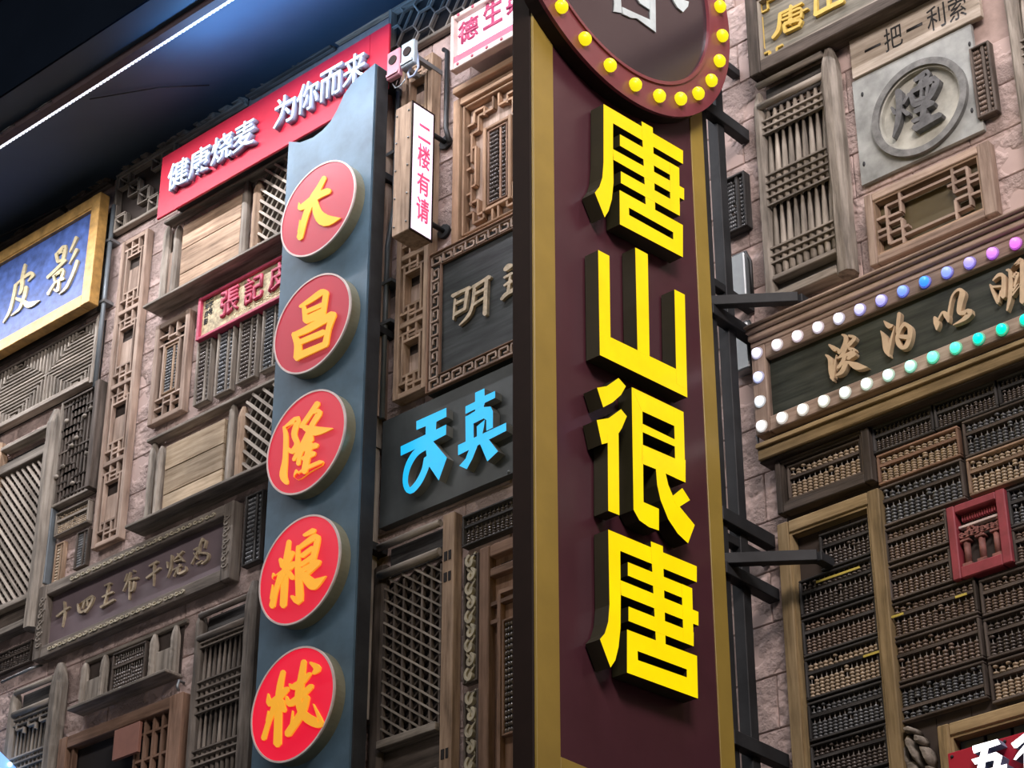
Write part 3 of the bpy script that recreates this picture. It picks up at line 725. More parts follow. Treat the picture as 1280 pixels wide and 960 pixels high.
# sign with red frame and cream panel
d = .06; r = (W(244, 427, d)[0], W(368, 330, d)[0], W(244, 427, d)[1], W(247, 374, d)[1])
t = root_of(r, 'cream_sign_board', 'small cream sign with pinkish red frame and red brush characters, half behind the blue column', 'sign')
box('panel', 'cream_panel', t, r[0]+.005, r[1]-.005, .012, .045, r[2]+.005, r[3]-.005, 0)
frame(t, 'pink_frame', r, .016, .012, .062)
row_text(t, '張記皮', (270, 400), (362, 348), (275, 367), .056, .045, ['pink_frame'], 0.012, gap=.12)
a = W(291, 396, .047); text('lettering', 'WANG KEE-SHADOW', t, a[0], W(365, 357, .047)[0], a[1], a[1]+.018, .045, .047, ['gold_char'])
for k, (x_, s) in enumerate(((253, '百年皮影'), (258, '老字号'))):
    a = W(x_+1, 410-3*k, .047)
    for i, ch in enumerate(s): text('small_character', ch, t, a[0], a[0]+.026, a[1]+.12-.036*i, a[1]+.15-.036*i, .045, .047, ['wood_slate'], .01)

for k, (bl_, tr) in enumerate((((240, 509), (265.5, 419)), ((266.5, 496), (293, 404)), ((294, 481), (323, 389)), ((324, 466), (352, 374)))):
    abacus(R(bl_, tr, .04), .010, ('leftmost', 'second from left', 'third from left', 'rightmost, partly hidden')[k]+' of the four upright abacuses under the cream sign', GL, 'wood_grey', 'bead_blue' if k % 2 else 'bead_dark', True, 15, th=.03)

# dark board with carved frame and bronze characters
d = .065; r = (W(39, 827, d)[0], W(289, 680, d)[0], W(39, 827, d)[1], W(289, 626, d)[1])
t = root_of(r, 'carved_frame_board', 'long dark purple-brown board in a carved frame with seven bronze brush characters', 'sign')
box('panel', 'end_brown', t, r[0]+.02, r[1]-.02, .012, .022, r[2]+.02, r[3]-.02, 0)
MT['slate_purple'] = plain('purple_grey_board', (0.17, 0.125, 0.135), 0.6, 0, 0.1, 8)
o = box('panel_face', 'slate_purple', t, r[0]+.05, r[1]-.05, .022, .026, r[2]+.04, r[3]-.04, 0)
frame(t, 'wood_mid', r, (.050, .056, .048, .052), .012, d)
def scrolls(parent, r, m, d, n, horiz=True, rad=.014, seed=0):
    bm = bmesh.new(); x0, x1, z0, z1 = r; c = Vector(((x0+x1)/2, -d, (z0+z1)/2)); rnd = random.Random(seed)
    for i in range(n):
        f = (i+.5)/n; cx, cz_ = (x0+(x1-x0)*f, (z0+z1)/2) if horiz else ((x0+x1)/2, z0+(z1-z0)*f); s = 1 if i % 2 else -1
        pts = [(cx+rad*1.6*(1-q/9)*math.cos(q*.75*s+(PI if horiz else PI/2)*(i % 2)), cz_+rad*(1-q/9)*math.sin(q*.75*s+(PI if horiz else PI/2)*(i % 2)), rad*.5) for q in range(8)]
        add_prism(bm, [ribbon(pts)], lambda p: Vector((p[0], -d, p[1]))-c, lambda p: Vector((p[0], -d-.006, p[1]))-c)
    return mk('carving', bm, m, parent, c)
scrolls(t, (r[0]+.2, r[1]-.1, r[3]-.04, r[3]-.01), 'pale_carve', d-.002, 26, rad=.011)
scrolls(t, (r[0]+.1, r[1]-.25, r[2]+.012, r[2]+.042), 'pale_carve', d-.002, 26, rad=.011)
scrolls(t, (r[1]-.05, r[1]-.015, r[2]+.05, r[3]-.05), 'wood_grey', d-.002, 9, False, rad=.012); scrolls(t, (r[0]+.015, r[0]+.05, r[2]+.05, r[3]-.05), 'wood_grey', d-.002, 9, False, rad=.012)
CH = [
 [[(65, 672, 18), (160, 600, 16)], [(120, 560, 14), (125, 640, 16), (105, 752, 4)]],
 [[(225, 580, 16), (237, 642, 20), (290, 622, 16)], [(230, 590, 14), (335, 518, 22), (322, 580, 18), (280, 640, 16)], [(275, 560, 14), (258, 612, 10)], [(300, 540, 12), (296, 592, 10)]],
 [[(430, 438, 14), (475, 420, 20)], [(412, 525, 14), (490, 486, 18)], [(400, 602, 20), (500, 545, 18)], [(462, 430, 14), (425, 590, 14)]],
 [[(602, 350, 16), (580, 405, 10)], [(650, 325, 22), (655, 328, 20)], [(625, 338, 16), (605, 400, 16), (570, 480, 8)], [(600, 396, 14), (680, 378, 22)], [(655, 410, 18), (645, 470, 16), (625, 482, 10)], [(622, 405, 18), (615, 545, 6)]],
 [[(770, 288, 14), (830, 255, 22)], [(750, 380, 20), (850, 303, 18)], [(806, 270, 18), (800, 440, 4)]],
 [[(940, 210, 16), (930, 310, 16), (905, 375, 6)], [(905, 258, 14), (910, 302, 14)], [(955, 245, 12), (1025, 178, 16)], [(985, 195, 14), (1030, 252, 14)], [(962, 255, 14), (1020, 238, 12)], [(950, 320, 12), (1012, 288, 14)], [(988, 300, 14), (955, 368, 6)], [(1002, 275, 14), (990, 345, 22), (1045, 322, 18), (1046, 292, 8)]],
 [[(1110, 166, 12), (1145, 155, 16), (1090, 272, 10)], [(1110, 190, 12), (1135, 235, 12)], [(1175, 78, 18), (1152, 140, 14), (1150, 198, 12)], [(1165, 100, 12), (1200, 95, 16), (1190, 150, 14)], [(1150, 190, 14), (1215, 195, 22), (1210, 240, 16), (1170, 272, 12)], [(1130, 275, 14), (1172, 250, 14)]]]
for ch in CH: glyph('character', t, (60, 660), 6.095, [('s', [(x_, y_, w_*.8) for x_, y_, w_ in s]) for s in ch], ['bronze_char'], .026, .036)

abacus(R((301, 709), (330, 611), .04), .010, 'upright dark abacus just left of the third red disc', GL, 'wood_black', 'bead_blue', True, 15, th=.032)
abacus(R((-18, 848), (38, 798), .04), .010, 'small abacus cut by the left edge under the diagonal lattice window', GL, 'wood_dark', 'bead_dark', cols=13)

# small low window with scooped posts and an abacus inside
d = .06; r = (W(92, 890, d)[0], W(219, 800, d)[0], W(92, 890, d)[1], W(219, 772, d)[1])
t = root_of(r, 'scooped_post_window', 'low wide window with scooped worn posts framing a small abacus, under the carved-frame board', 'window')
box('back_board', 'back_brown', t, r[0]+.01, r[1]-.01, .010, .014, r[2]+.01, r[3]-.01, 0)
box('sill', 'wood_grey', t, r[0], r[1], .012, d+.035, r[2]-.006, r[2]+.008); box('top_rail', 'wood_grey', t, r[0], r[1]+.02, .012, d-.03, r[3]-.018, r[3])
for k, (x_, w2) in enumerate(((r[0]+.015, .022), (r[0]+.135, .030), (r[1]-.155, .032), (r[1]-.030, .038))): post('post', 'wood_grey', t, x_-w2/2, x_+w2/2, .014, d-.01, r[2]+.012, r[3]-.02, True, 31+k)
box('plank', 'wood_grey', t, r[0]+.026, r[0]+.12, .014, .035, r[2]+.012, r[3]-.10); box('plank', 'wood_grey', t, r[1]-.14, r[1]-.050, .014, .035, r[2]+.012, r[3]-.10)
box('ledge', 'wood_grey', t, r[0]+.16, r[1]-.18, .014, .05, r[2]+.012, r[2]+.028)
abacus((r[0]+.185, r[1]-.205, r[2]+.03, r[2]+.20), .016, 'small dark abacus standing inside the scooped-post window', GL, 'wood_dark', 'bead_dark', cols=13)

# shutters with spindles -------------------------------------------------
def shutter(r, label, n, bands, m='wood_grey', d=.06, pw=(.045, .055), rails=(.055, .15), rad=.010, seed=50, bottom=None, xtra=None):
    """bands: z values (fractions of the lattice height from the top) of the horizontal bars"""
    t = root_of(r, 'spindle_shutter', label, 'window')
    post('post', m, t, r[0], r[0]+pw[0], .012, d, r[2], r[3]-.03, True, seed); post('post', m, t, r[1]-pw[1], r[1], .012, d+.015, r[2]-.02, r[3], True, seed+1)
    xi0, xi1 = r[0]+pw[0], r[1]-pw[1]
    rod3('top_rail', m, t, [(xi0-.01, -.055, r[3]-rails[0]), (xi1+.01, -.055, r[3]-rails[0])], .012)
    rod3('top_rail', m, t, [(xi0-.01, -.055, r[3]-rails[1]), (xi1+.01, -.055, r[3]-rails[1])], .013)
    box('head_board', 'wood_black', t, xi0, xi1, .012, .022, r[3]-rails[1], r[3]-rails[0])
    zb_ = r[2]+(.05 if bottom is None else bottom)
    zt_ = r[3]-rails[1]-.012
    box('back_board', 'depth_shade', t, xi0, xi1, .010, .014, zb_, zt_, 0)
    H = zt_-zb_
    for f in bands: bar('cross_bar', m, t, (xi0-.004, zt_-f*H), (xi1+.004, zt_-f*H), .0065, .042, .054)
    gaps = [0.0]+[f for f, g in zip(bands, bands[1:]) if g-f > .13]+[1.0]
    tiers = sorted(set([0.0]+[(f if g-f > .13 else None) for f, g in zip(bands, bands[1:]) if g-f > .13]+[1.0]))
    spindles(t, m, (xi0, xi1, zb_, zt_), n, .036, rad, tiers)
    if bottom is not None:
        box('rail', m, t, xi0, xi1, .012, .058, zb_-.018, zb_); box('foot_board', 'wood_black', t, xi0, xi1, .012, .025, r[2]+.02, zb_-.018); box('rail', m, t, xi0, xi1, .012, .065, r[2]-.01, r[2]+.02)
    return t
d = .075
r = (W(230, 900, d)[0], W(317, 760, d)[0], W(222, 1000, d)[1], W(317, 722, d)[1])
H = r[3]-.15-.012-(r[2]+.05)
zt_ = r[3]-.162
fz = lambda px, py: (zt_-W(px, py, .05)[1])/H
shutter(r, 'tall spindle shutter just left of the blue column, below the carved-frame board', 9,
        [fz(244, 800), fz(243, 808), fz(242, 814)]+[fz(237, 858), fz(236, 868), fz(236, 878), fz(235, 887), fz(234, 897)]+[fz(231, 944), fz(230, 953), fz(229, 963)], 'wood_mid', pw=(.035, .065), seed=60)
r = (W(-4, 960, d)[0], W(73, 860, d)[0], W(-6, 1030, d)[1], W(72, 826, d)[1]); H = r[3]-.15-.012-(r[2]+.05); zt_ = r[3]-.162
t = shutter(r, 'broad spindle shutter with a heavy worn post in the lower left corner', 9, [fz(9, 905), fz(9, 912)]+[fz(12, 950), fz(12, 957), fz(12, 965)], 'wood_grey', pw=(.05, .075), seed=64)
for k in range(4):
    x_ = r[0]+.07+k*.075; z_ = zt_-.03-.0*k
    segs(t, 'wood_grey', (x_, x_+.05, z_-.03, z_), [(0, 0, 1, 0), (0, 0, 0, 1), (1, 0, 1, -.8)], .008, .040, .054)

# window with square panes and a loose red-brown board
d = .06; r = (W(70, 960, d)[0], W(226, 900, d)[0], W(70, 1020, d)[1], W(228, 864, d)[1])
t = root_of(r, 'square_grid_window', 'brown window with a square grid on its right half, open and dark on its left', 'window')
frame(t, 'wood_brown', r, (.05, .075, .05, .05), .012, d, 'lrt')
q = (r[0]+.05, r[1]-.075, r[2], r[3]-.05); box('back_board', 'depth_shade', t, q[0], q[1], .010, .014, q[2], q[3], 0)
xm = W(170, 900, .05)[0]; xn = W(89, 940, .05)[0]
for i in range(5):
    z = q[3]-.055-i*.105; bar('glazing_bar', 'wood_brown', t, (xm, z), (q[1], z), .010, .020, .042); bar('glazing_bar', 'wood_brown', t, (q[0], z-.03), (xn, z-.03), .010, .020, .042)
for i in range(4): x_ = xm+i*(q[1]-xm)/4; bar('glazing_bar', 'wood_brown', t, (x_, q[2]), (x_, q[3]), .012, .022, .044)
bar('glazing_bar', 'wood_brown', t, (xn, q[2]), (xn, q[3]), .012, .022, .044)
a, b_ = W(133, 952, .09), W(168, 905, .09)
o = box('loose_board', 'redbrown', None, a[0], b_[0], .05, .065, a[1]+.01, b_[1]+.02, .001); tag(o, 'small red-brown rectangular board hanging in front of the square grid window', 'board')
o.rotation_euler[0] = 0.0

# narrow plain-framed window beside the blue column, low down
d = .04; r = (W(307, 952, d)[0], W(352, 800, d)[0], W(307, 953, d)[1], W(313, 790, d)[1])
t = root_of(r, 'narrow_window', 'narrow grey framed window half hidden behind the lowest red disc', 'window')
frame(t, 'wood_dark', r, .035, .012, d); box('back_board', 'depth_shade', t, r[0]+.03, r[1]-.03, .010, .014, r[2]+.03, r[3]-.03, 0)
for i in range(1, 5): bar('glazing_bar', 'wood_dark', t, (r[0]+.035, r[2]+i*(r[3]-r[2])/5), (r[1]-.035, r[2]+i*(r[3]-r[2])/5), .010, .018, .034)

# blue light sign at the very corner
t = thing('bulb_sign', 'pale blue lit sign with small blue bulbs at the lower left corner of the view', 'sign', (-2.95, 0, 4.55))
xx = -2.62
yy, zz = S(0, 936, xx)
bm = bmesh.new(); prof = [(yy-.12, zz+.05), (yy+.18, zz-.10), (yy+.18, zz-.6), (yy-.12, zz-.6)]
c = Vector((xx, yy, zz-.3)); add_prism(bm, [prof], lambda p: Vector((xx-.05, p[0], p[1]))-c, lambda p: Vector((xx, p[0], p[1]))-c); MT['blue_emit'] = emit('pale_blue_lit_panel', (0.25, 0.5, 1.0), .9)
mk('lit_panel', bm, 'blue_emit', t, c)
box('bracket', 'steel_dark', t, xx-.04, xx-.01, .10, -yy-.17, zz-.45, zz-.42, 0)
for k in range(4): uvball('bulb', 'white_emit', t, (xx+.008, yy-.10+.075*k, zz+.02-.037*k), .011)

# ================================================================ BLUE COLUMN WITH FIVE DISCS
d = 0.22
xa, xb = -0.80, -0.296
# top edge sweeps down in a concave curve from the right corner
pts = [(469, 79), (452, 93), (439, 105), (430, 118), (421, 138), (413, 152), (403, 163), (391, 172), (375, 178), (361, 177)]
top = [W(p[0], p[1], d) for p in pts]
xb = top[0][0]; xa = top[-1][0]; z_bot = 3.9
loop = [(xb, z_bot)]+top+[(xa, z_bot)]
t = thing('column_sign', 'tall blue-grey metal sign column with a curved top, carrying five red discs', 'sign', ((xa+xb)/2, 0, z_bot))
c = Vector(((xa+xb)/2, -d, 5.4)); bm = bmesh.new()
add_prism(bm, [loop], lambda p: Vector((p[0], -(d-.075), p[1]))-c, lambda p: Vector((p[0], -d, p[1]))-c)
mk('face', bm, 'steel_blue', t, c)
for z in (4.3, 5.2, 6.1, 6.8): box('bracket', 'steel_dark', t, xa+.1, xb-.06, .0, d-.075, z, z+.03, 0)
box('edge_trim', 'steel_dark', t, xb, xb+.006, d-.07, d-.01, z_bot, top[0][1]-.01, 0)
DISC = [((400, 262), (415, 197), (375, 328), (351, 290), (444, 235)), ((395, 404), (412, 337), (370, 472), (344, 430), (438, 373)), ((389, 553), (400, 485), (361, 623), (335, 580), (430, 530)),
        ((380, 713), (395, 640), (355, 785), (327, 740), (423, 680)), ((367, 880), (384, 803), (350, 958), (317, 905), (417, 865))]
BR = [
 ((345, 190), 6.4, [[(385, 205, 36), (340, 290, 44), (290, 372, 50), (235, 510, 48), (188, 685, 48)], [(188, 450, 40), (240, 420, 55), (330, 350, 55), (420, 310, 48)], [(182, 405, 6), (186, 440, 26)], [(308, 380, 40), (330, 480, 70), (392, 545, 100), (515, 528, 4)], [(190, 545, 6), (185, 640, 26)]]),
 ((335, 330), 6.4, [[(285, 340, 30), (300, 450, 46)], [(258, 340, 26), (350, 280, 42), (430, 225, 48), (468, 235, 44)], [(462, 240, 44), (440, 400, 40)], [(300, 383, 32), (435, 325, 34)], [(300, 428, 22), (440, 365, 26)], [(300, 455, 50), (440, 400, 55)], [(205, 560, 36), (240, 650, 60), (232, 752, 55)], [(205, 570, 40), (300, 530, 54), (460, 440, 60), (520, 405, 60)], [(520, 405, 56), (485, 520, 42), (460, 640, 48)], [(250, 628, 42), (450, 545, 46)], [(235, 740, 56), (350, 690, 52), (465, 640, 46)]]),
 ((325, 480), 6.4, [[(190, 345, 22), (205, 420, 38), (200, 600, 42), (185, 730, 60), (212, 790, 36)], [(200, 350, 30), (300, 275, 42), (272, 400, 46), (295, 480, 42), (255, 540, 42), (215, 505, 14)], [(460, 155, 44), (400, 240, 38), (330, 340, 36)], [(410, 225, 26), (475, 225, 46), (420, 320, 40), (360, 440, 36), (270, 605, 30)], [(350, 345, 40), (440, 375, 75), (580, 355, 6)], [(400, 430, 70), (330, 540, 34), (305, 640, 32)], [(345, 525, 34), (450, 490, 44)], [(345, 600, 36), (430, 555, 40)], [(400, 480, 50), (355, 700, 48)], [(290, 690, 14), (300, 740, 56), (390, 680, 56), (490, 630, 46)]]),
 ((315, 635), 6.0, [[(275, 250, 32), (250, 450, 50), (232, 730, 50)], [(212, 385, 28), (225, 440, 30)], [(302, 335, 38), (262, 420, 32)], [(158, 490, 12), (170, 525, 36), (240, 480, 46), (318, 415, 40)], [(220, 500, 50), (180, 610, 36), (150, 735, 44)], [(152, 575, 5), (146, 680, 26)], [(272, 480, 34), (302, 525, 36)], [(390, 205, 22), (462, 170, 42)], [(345, 290, 26), (345, 450, 44), (355, 690, 56), (300, 665, 26)], [(352, 300, 30), (470, 220, 46), (490, 250, 42), (450, 410, 46)], [(375, 360, 34), (455, 300, 34)], [(372, 425, 34), (450, 370, 34)], [(375, 470, 34), (500, 405, 42)], [(365, 480, 44), (440, 560, 80), (470, 570, 76), (556, 512, 4)], [(500, 415, 32), (420, 490, 30)]]),
 ((310, 795), 5.818, [[(253, 260, 34), (225, 420, 50), (212, 785, 58)], [(145, 420, 8), (158, 490, 50), (220, 450, 50), (282, 385, 40)], [(200, 500, 50), (150, 620, 34), (112, 745, 36)], [(145, 545, 6), (140, 620, 24)], [(245, 470, 34), (262, 542, 34)], [(405, 185, 36), (385, 330, 52), (370, 460, 50)], [(302, 350, 14), (330, 370, 46), (390, 335, 46), (448, 275, 28)], [(280, 440, 14), (300, 492, 44), (370, 450, 50), (460, 365, 38)], [(385, 330, 52), (365, 450, 46), (400, 565, 60), (480, 625, 72), (530, 630, 40), (475, 495, 6)], [(430, 445, 38), (390, 560, 54), (290, 712, 52)], [(325, 545, 6), (320, 640, 24)], [(455, 195, 18), (505, 235, 52), (475, 272, 20)]])]
names5 = ['topmost', 'second from the top', 'middle', 'fourth from the top', 'lowest']
for k, (pp, (org, sc_, st)) in enumerate(zip(DISC, BR)):
    q = [W(*v_, .27) for v_ in pp[1:]]; cx = -0.757; cz_ = (q[0][1]+q[1][1])/2; rad = .204
    dt = thing('disc_sign', 'red disc with the orange character %s, %s on the blue column' % ('大昌隆粮栈'[k], names5[k]), 'sign', (cx, -d, cz_), 'red discs on the blue column')
    seg = 64
    circ = lambda rr: [(cx+rr*math.cos(2*PI*i/seg), cz_+rr*math.sin(2*PI*i/seg)) for i in range(seg)]
    cc = Vector((cx, -d, cz_))
    bm = bmesh.new(); add_prism(bm, [circ(rad)], lambda p: Vector((p[0], -d, p[1]))-cc, lambda p: Vector((p[0], -.268, p[1]))-cc); mk('rim', bm, 'disc_rim', dt, cc)
    bm = bmesh.new(); add_prism(bm, [circ(rad+.001), circ(rad-.006)], lambda p: Vector((p[0], -.266, p[1]))-cc, lambda p: Vector((p[0], -.2735, p[1]))-cc); mk('edge_trim', bm, 'trim_white', dt, cc)
    MT['disc%d' % k] = disc_face('red_acrylic_%d' % k, (0.46, 0.02, 0.045), (0.06, 0.12, 0.36, 0.5, 0.6)[k])
    bm = bmesh.new(); add_prism(bm, [circ(rad-.006)], lambda p: Vector((p[0], -.266, p[1]))-cc, lambda p: Vector((p[0], -.2715, p[1]))-cc); mk('face', bm, 'disc%d' % k, dt, cc)
    glyph('character', dt, org, sc_, [('s', s) for s in st], ['orange_char'], .2715, .276)

# timber posts and pipe in the gap right of the column
def wpost(pa, pb, w_, m, label, d=(.012, .06), seed=0, cat='post'):
    a, b_ = W(*pa, d[1]), W(*pb, d[1]); t = thing('timber_post', label, cat, (b_[0], 0, b_[1]), 'timber posts beside the blue column')
    post('shaft', m, t, b_[0]-w_/2, b_[0]+w_/2, d[0], d[1], b_[1], a[1], False, seed); return t
xq = W(487, 300, .05)[0]
t = wpost((476, 130), (462, 560), .05, 'wood_grey', 'upper rough grey timber post directly right of the blue column', seed=70)
for z in (6.9, 6.5, 6.1): uvball('bolt', 'steel_grey', t, (W(470, 350, .06)[0], -.062, z), .008)
wpost((480, 110), (471, 520), .018, 'strip_wood', 'thin reddish timber batten between the grey post and the conduit', seed=71)
wpost((463, 560), (448, 900), .055, 'wood_grey', 'lower rough timber post beside the blue column and the lattice shutter', seed=72)
wpost((449, 500), (434, 1000), .02, 'wood_brown', 'thin brown batten along the lower right edge of the blue column', seed=73)
t = thing('conduit_pipe', 'long grey conduit pipe running down between the blue column and the narrow fretwork strip', 'pipe', (xq, 0, 5.8))
z_a, z_b = W(489, 120, .05)[1], W(478, 523, .05)[1]
rod3('tube', 'pipe', t, [(xq+.02, -.05, z_a), (xq+.02, -.05, z_a-.55), (xq-.01, -.05, z_a-.72), (xq-.01, -.05, z_b)], .010)
for z in (z_a-.3, z_a-.9, z_b+.4): box('clip', 'steel_grey', t, xq-.03, xq+.03, .009, .062, z, z+.014, 0)
def w3(px, py, d): q = W(px, py, d); return (q[0], -d, q[1])
t = thing('cable_bundle', 'black cables hanging under the two flood lamps', 'cable', (w3(488, 130, .03)[0], 0, 7.0))
for k in range(5):
    rod3('cable', 'black', t, [w3(492+2*k, 96, .16), w3(489+2*k-(k % 2)*4, 106, .10), w3(487+k, 118, .04), w3(485+k, 160, .03), w3(483+k, 190, .025), w3(480+k, 240, .02)], .005)
# flood lamps
for k, (bl_, tr, m, lb) in enumerate((((482.5, 101), (499.5, 58), 'pink_lamp', 'pink flat flood lamp box on the left of the pair above the narrow light box'), ((500.5, 86), (517.5, 47), 'white_lamp', 'pale blue flood lamp box, right one of the pair above the narrow light box'))):
    r = R(bl_, tr, .20); r = (r[0], r[1], r[2], r[3]); t = thing('flood_lamp', lb, 'lamp', ((r[0]+r[1])/2, 0, r[2]), 'pair of flood lamps')
    box('housing', m, t, r[0], r[1], .175, .20, r[2], r[3], .004); box('bracket', 'steel_grey', t, (r[0]+r[1])/2-.01, (r[0]+r[1])/2+.01, .009, .175, r[3]-.06, r[3]-.04, 0)
    cx, cz_ = (r[0]+r[1])/2, r[3]-.05
    bm = bmesh.new(); cc = Vector((cx, -.2, cz_)); add_prism(bm, [[(cx+.021*math.cos(i*PI/8), cz_+.021*math.sin(i*PI/8)) for i in range(16)]], lambda p: Vector((p[0], -.199, p[1]))-cc, lambda p: Vector((p[0], -.204, p[1]))-cc); mk('lens', bm, 'end_brown', t, cc)
    box('visor', m, t, r[0]+.004, r[1]-.004, .20, .206, r[2]+.01, r[2]+.02, 0)
rod3('lamp_cable', 'white_side', None, [w3(520, 60, .17), w3(522, 70, .17), w3(523, 84, .18), w3(518, 94, .18), w3(512, 97, .18), w3(510, 92, .175), w3(514, 84, .17)], .005)
tag(bpy.data.objects['lamp_cable'], 'short white cable looping down beside the pale blue flood lamp', 'cable')
rod3('lamp_cable', 'steel_grey', None, [w3(491, 105, .17), w3(494, 110, .175), w3(500, 108, .175), w3(506, 100, .17), w3(507, 92, .16)], .003)
tag(bpy.data.objects['lamp_cable.001'], 'thin grey cable looping under the pink flood lamp', 'cable')

# hexagon lattice panel at the top
r = (W(484, 70, .05)[0], W(584, 20, .05)[0]+.5, W(521, 56, .05)[1], 7.68)
t = root_of(r, 'hexagon_lattice_panel', 'grey hexagon and bar lattice panel above the flood lamps at the top', 'lattice')
box('back_board', 'depth_shade', t, r[0], r[1], .010, .014, r[2], r[3], 0); frame(t, 'wood_grey', r, .016, .014, .052)
q = (r[0]+.016, r[1]-.016, r[2]+.016, r[3]-.016); s_ = .060
nxh = int((q[1]-q[0])/(s_*1.5))+1
for i in range(nxh+1):
    for j in range(5):
        cx, cz_ = q[0]+i*s_*1.5, q[2]+j*s_*1.732+(s_*.866 if i % 2 else 0)
        for a in (0, PI/3, 2*PI/3):
            p0 = (cx+s_*math.cos(a), cz_+s_*math.sin(a)); p1 = (cx+s_*math.cos(a+PI/3), cz_+s_*math.sin(a+PI/3)); g = clipseg(p0, p1, q)
            if g and math.hypot(g[1][0]-g[0][0], g[1][1]-g[0][1]) > .01: bar('lattice_bar', 'wood_grey', t, *g, .0065, .032, .044)
diag(t, 'wood_grey', q, PI/3, s_*1.5, .005, .018, .028)

# narrow fretwork strip behind the light box
fret_strip((-.53, -.362, 5.785, 7.315), 5, 'narrow tan fretwork strip rising behind the pink and white light box', 'wood_tan', d=.065, st=.024, bw=.010, panel='strip_wood')
rod3('hose', 'black', None, [(-.335, -.03, 7.33), (-.315, -.03, 7.31), (-.315, -.03, 7.0), (-.31, -.035, 6.93), (-.29, -.035, 6.85)], .010)
tag(bpy.data.objects['hose'], 'black cable sleeve along the right edge of the narrow fretwork strip', 'cable')

# projecting light box
XL = -.3268+.045; ys0, zt0 = S(515.6, 125, XL); ys1 = S(543.7, 140, XL)[0]; zb0 = S(510, 285, XL)[1]
t = thing('projecting_light_box', 'narrow upright light box with four pink characters standing out on two wall arms', 'sign', ((XL-.045), ys0, zb0))
y0_, y1_ = -ys1, -ys0
def xbox(name, m, parent, x0, x1, y0, y1, z0, z1, bev=.002): return box(name, m, parent, x0, x1, -y1, -y0, z0, z1, bev)
box('housing', 'wood_tan', t, XL-.09, XL-.003, y0_, y1_, zb0, zt0, .003)
for (a, b2, c_, d_) in ((y0_, y0_+.008, zb0, zt0), (y1_-.008, y1_, zb0, zt0), (y0_+.008, y1_-.008, zb0, zb0+.008), (y0_+.008, y1_-.008, zt0-.008, zt0)): box('face_trim', 'end_brown', t, XL-.003, XL+.001, a, b2, c_, d_, 0)
box('lit_face', 'pink_white', t, XL-.003, XL, y0_+.008, y1_-.008, zb0+.008, zt0-.008, 0)
for z in (W(561, 181)[1], W(559, 292)[1]):
    rod3('wall_arm', 'steel_dark', t, [(XL-.045, -y0_+.002, z), (XL-.045, -.012, z)], .010)
    rod3('wall_plate', 'steel_dark', t, [(XL-.045, -.024, z), (XL-.045, -.010, z)], .030)
for k in range(10):
    uvball('stud', 'steel_grey', t, (XL-.016 if k % 2 else XL-.078, -y1_-.0015, zb0+.04+(k//2)*(zt0-zb0-.08)/4), .004)
H = zt0-zb0
for ch, f0_, f1_ in (('二', .755, .855), ('楼', .54, .70), ('有', .335, .485), ('请', .13, .29)):
    wy = -ys0-(-ys1); 
    text('character', ch, t, ys0+.035, ys1-.022, zb0+f0_*H-(.012), zb0+f1_*H, XL, XL+.0015, ['pink_char'], .015, X=XL+.0015)

# white lit sign with plum characters
d = .15; r = (W(562, 89, d)[0], .42, W(562, 89, d)[1], W(563, 21, d)[1])
t = root_of(r, 'white_shop_sign', 'white lit sign with plum characters in a pale flowered frame at the top middle', 'sign')
WSB = r[2]
MT['frame_pale'] = plain('pale_beige_frame', (0.55, 0.43, 0.38), .6, 0, .1)
frame(t, 'frame_pale', r, (.016, .016, .022, .03), .112, d)
box('maroon_moulding', 'pink_frame', t, r[0]+.016, r[1]-.016, .10, d-.006, r[2]+.03, r[2]+.062, 0)
box('housing', 'frame_pale', t, r[0]+.05, r[1]-.05, .012, .112, r[2]+.035, r[3]-.03, 0)
box('lit_panel', 'white_panel', t, r[0]+.018, r[1]-.018, .10, .125, r[2]+.062, r[3]-.022, 0)
text('character', '德', t, W(573, 50, .127)[0], W(598, 40, .127)[0], W(575, 57, .127)[1], W(575, 30, .127)[1], .125, .131, ['plum_char'], .012)
text('character', '生', t, W(604, 50, .127)[0], W(628, 30, .127)[0], W(604, 39, .127)[1], W(604, 6, .127)[1], .125, .131, ['plum_char'], .012)
text('character', '典', t, W(633, 20, .127)[0], W(660, 0, .127)[0], W(634, 20, .127)[1], W(634, -12, .127)[1], .125, .131, ['plum_char'], .012)
for i in range(12):
    for z in (r[2]+.016, r[3]-.011): uvball('rosette', 'pink_frame', t, (r[0]+.04+i*.075, -d+.001, z), .007, (1, .5, 1))

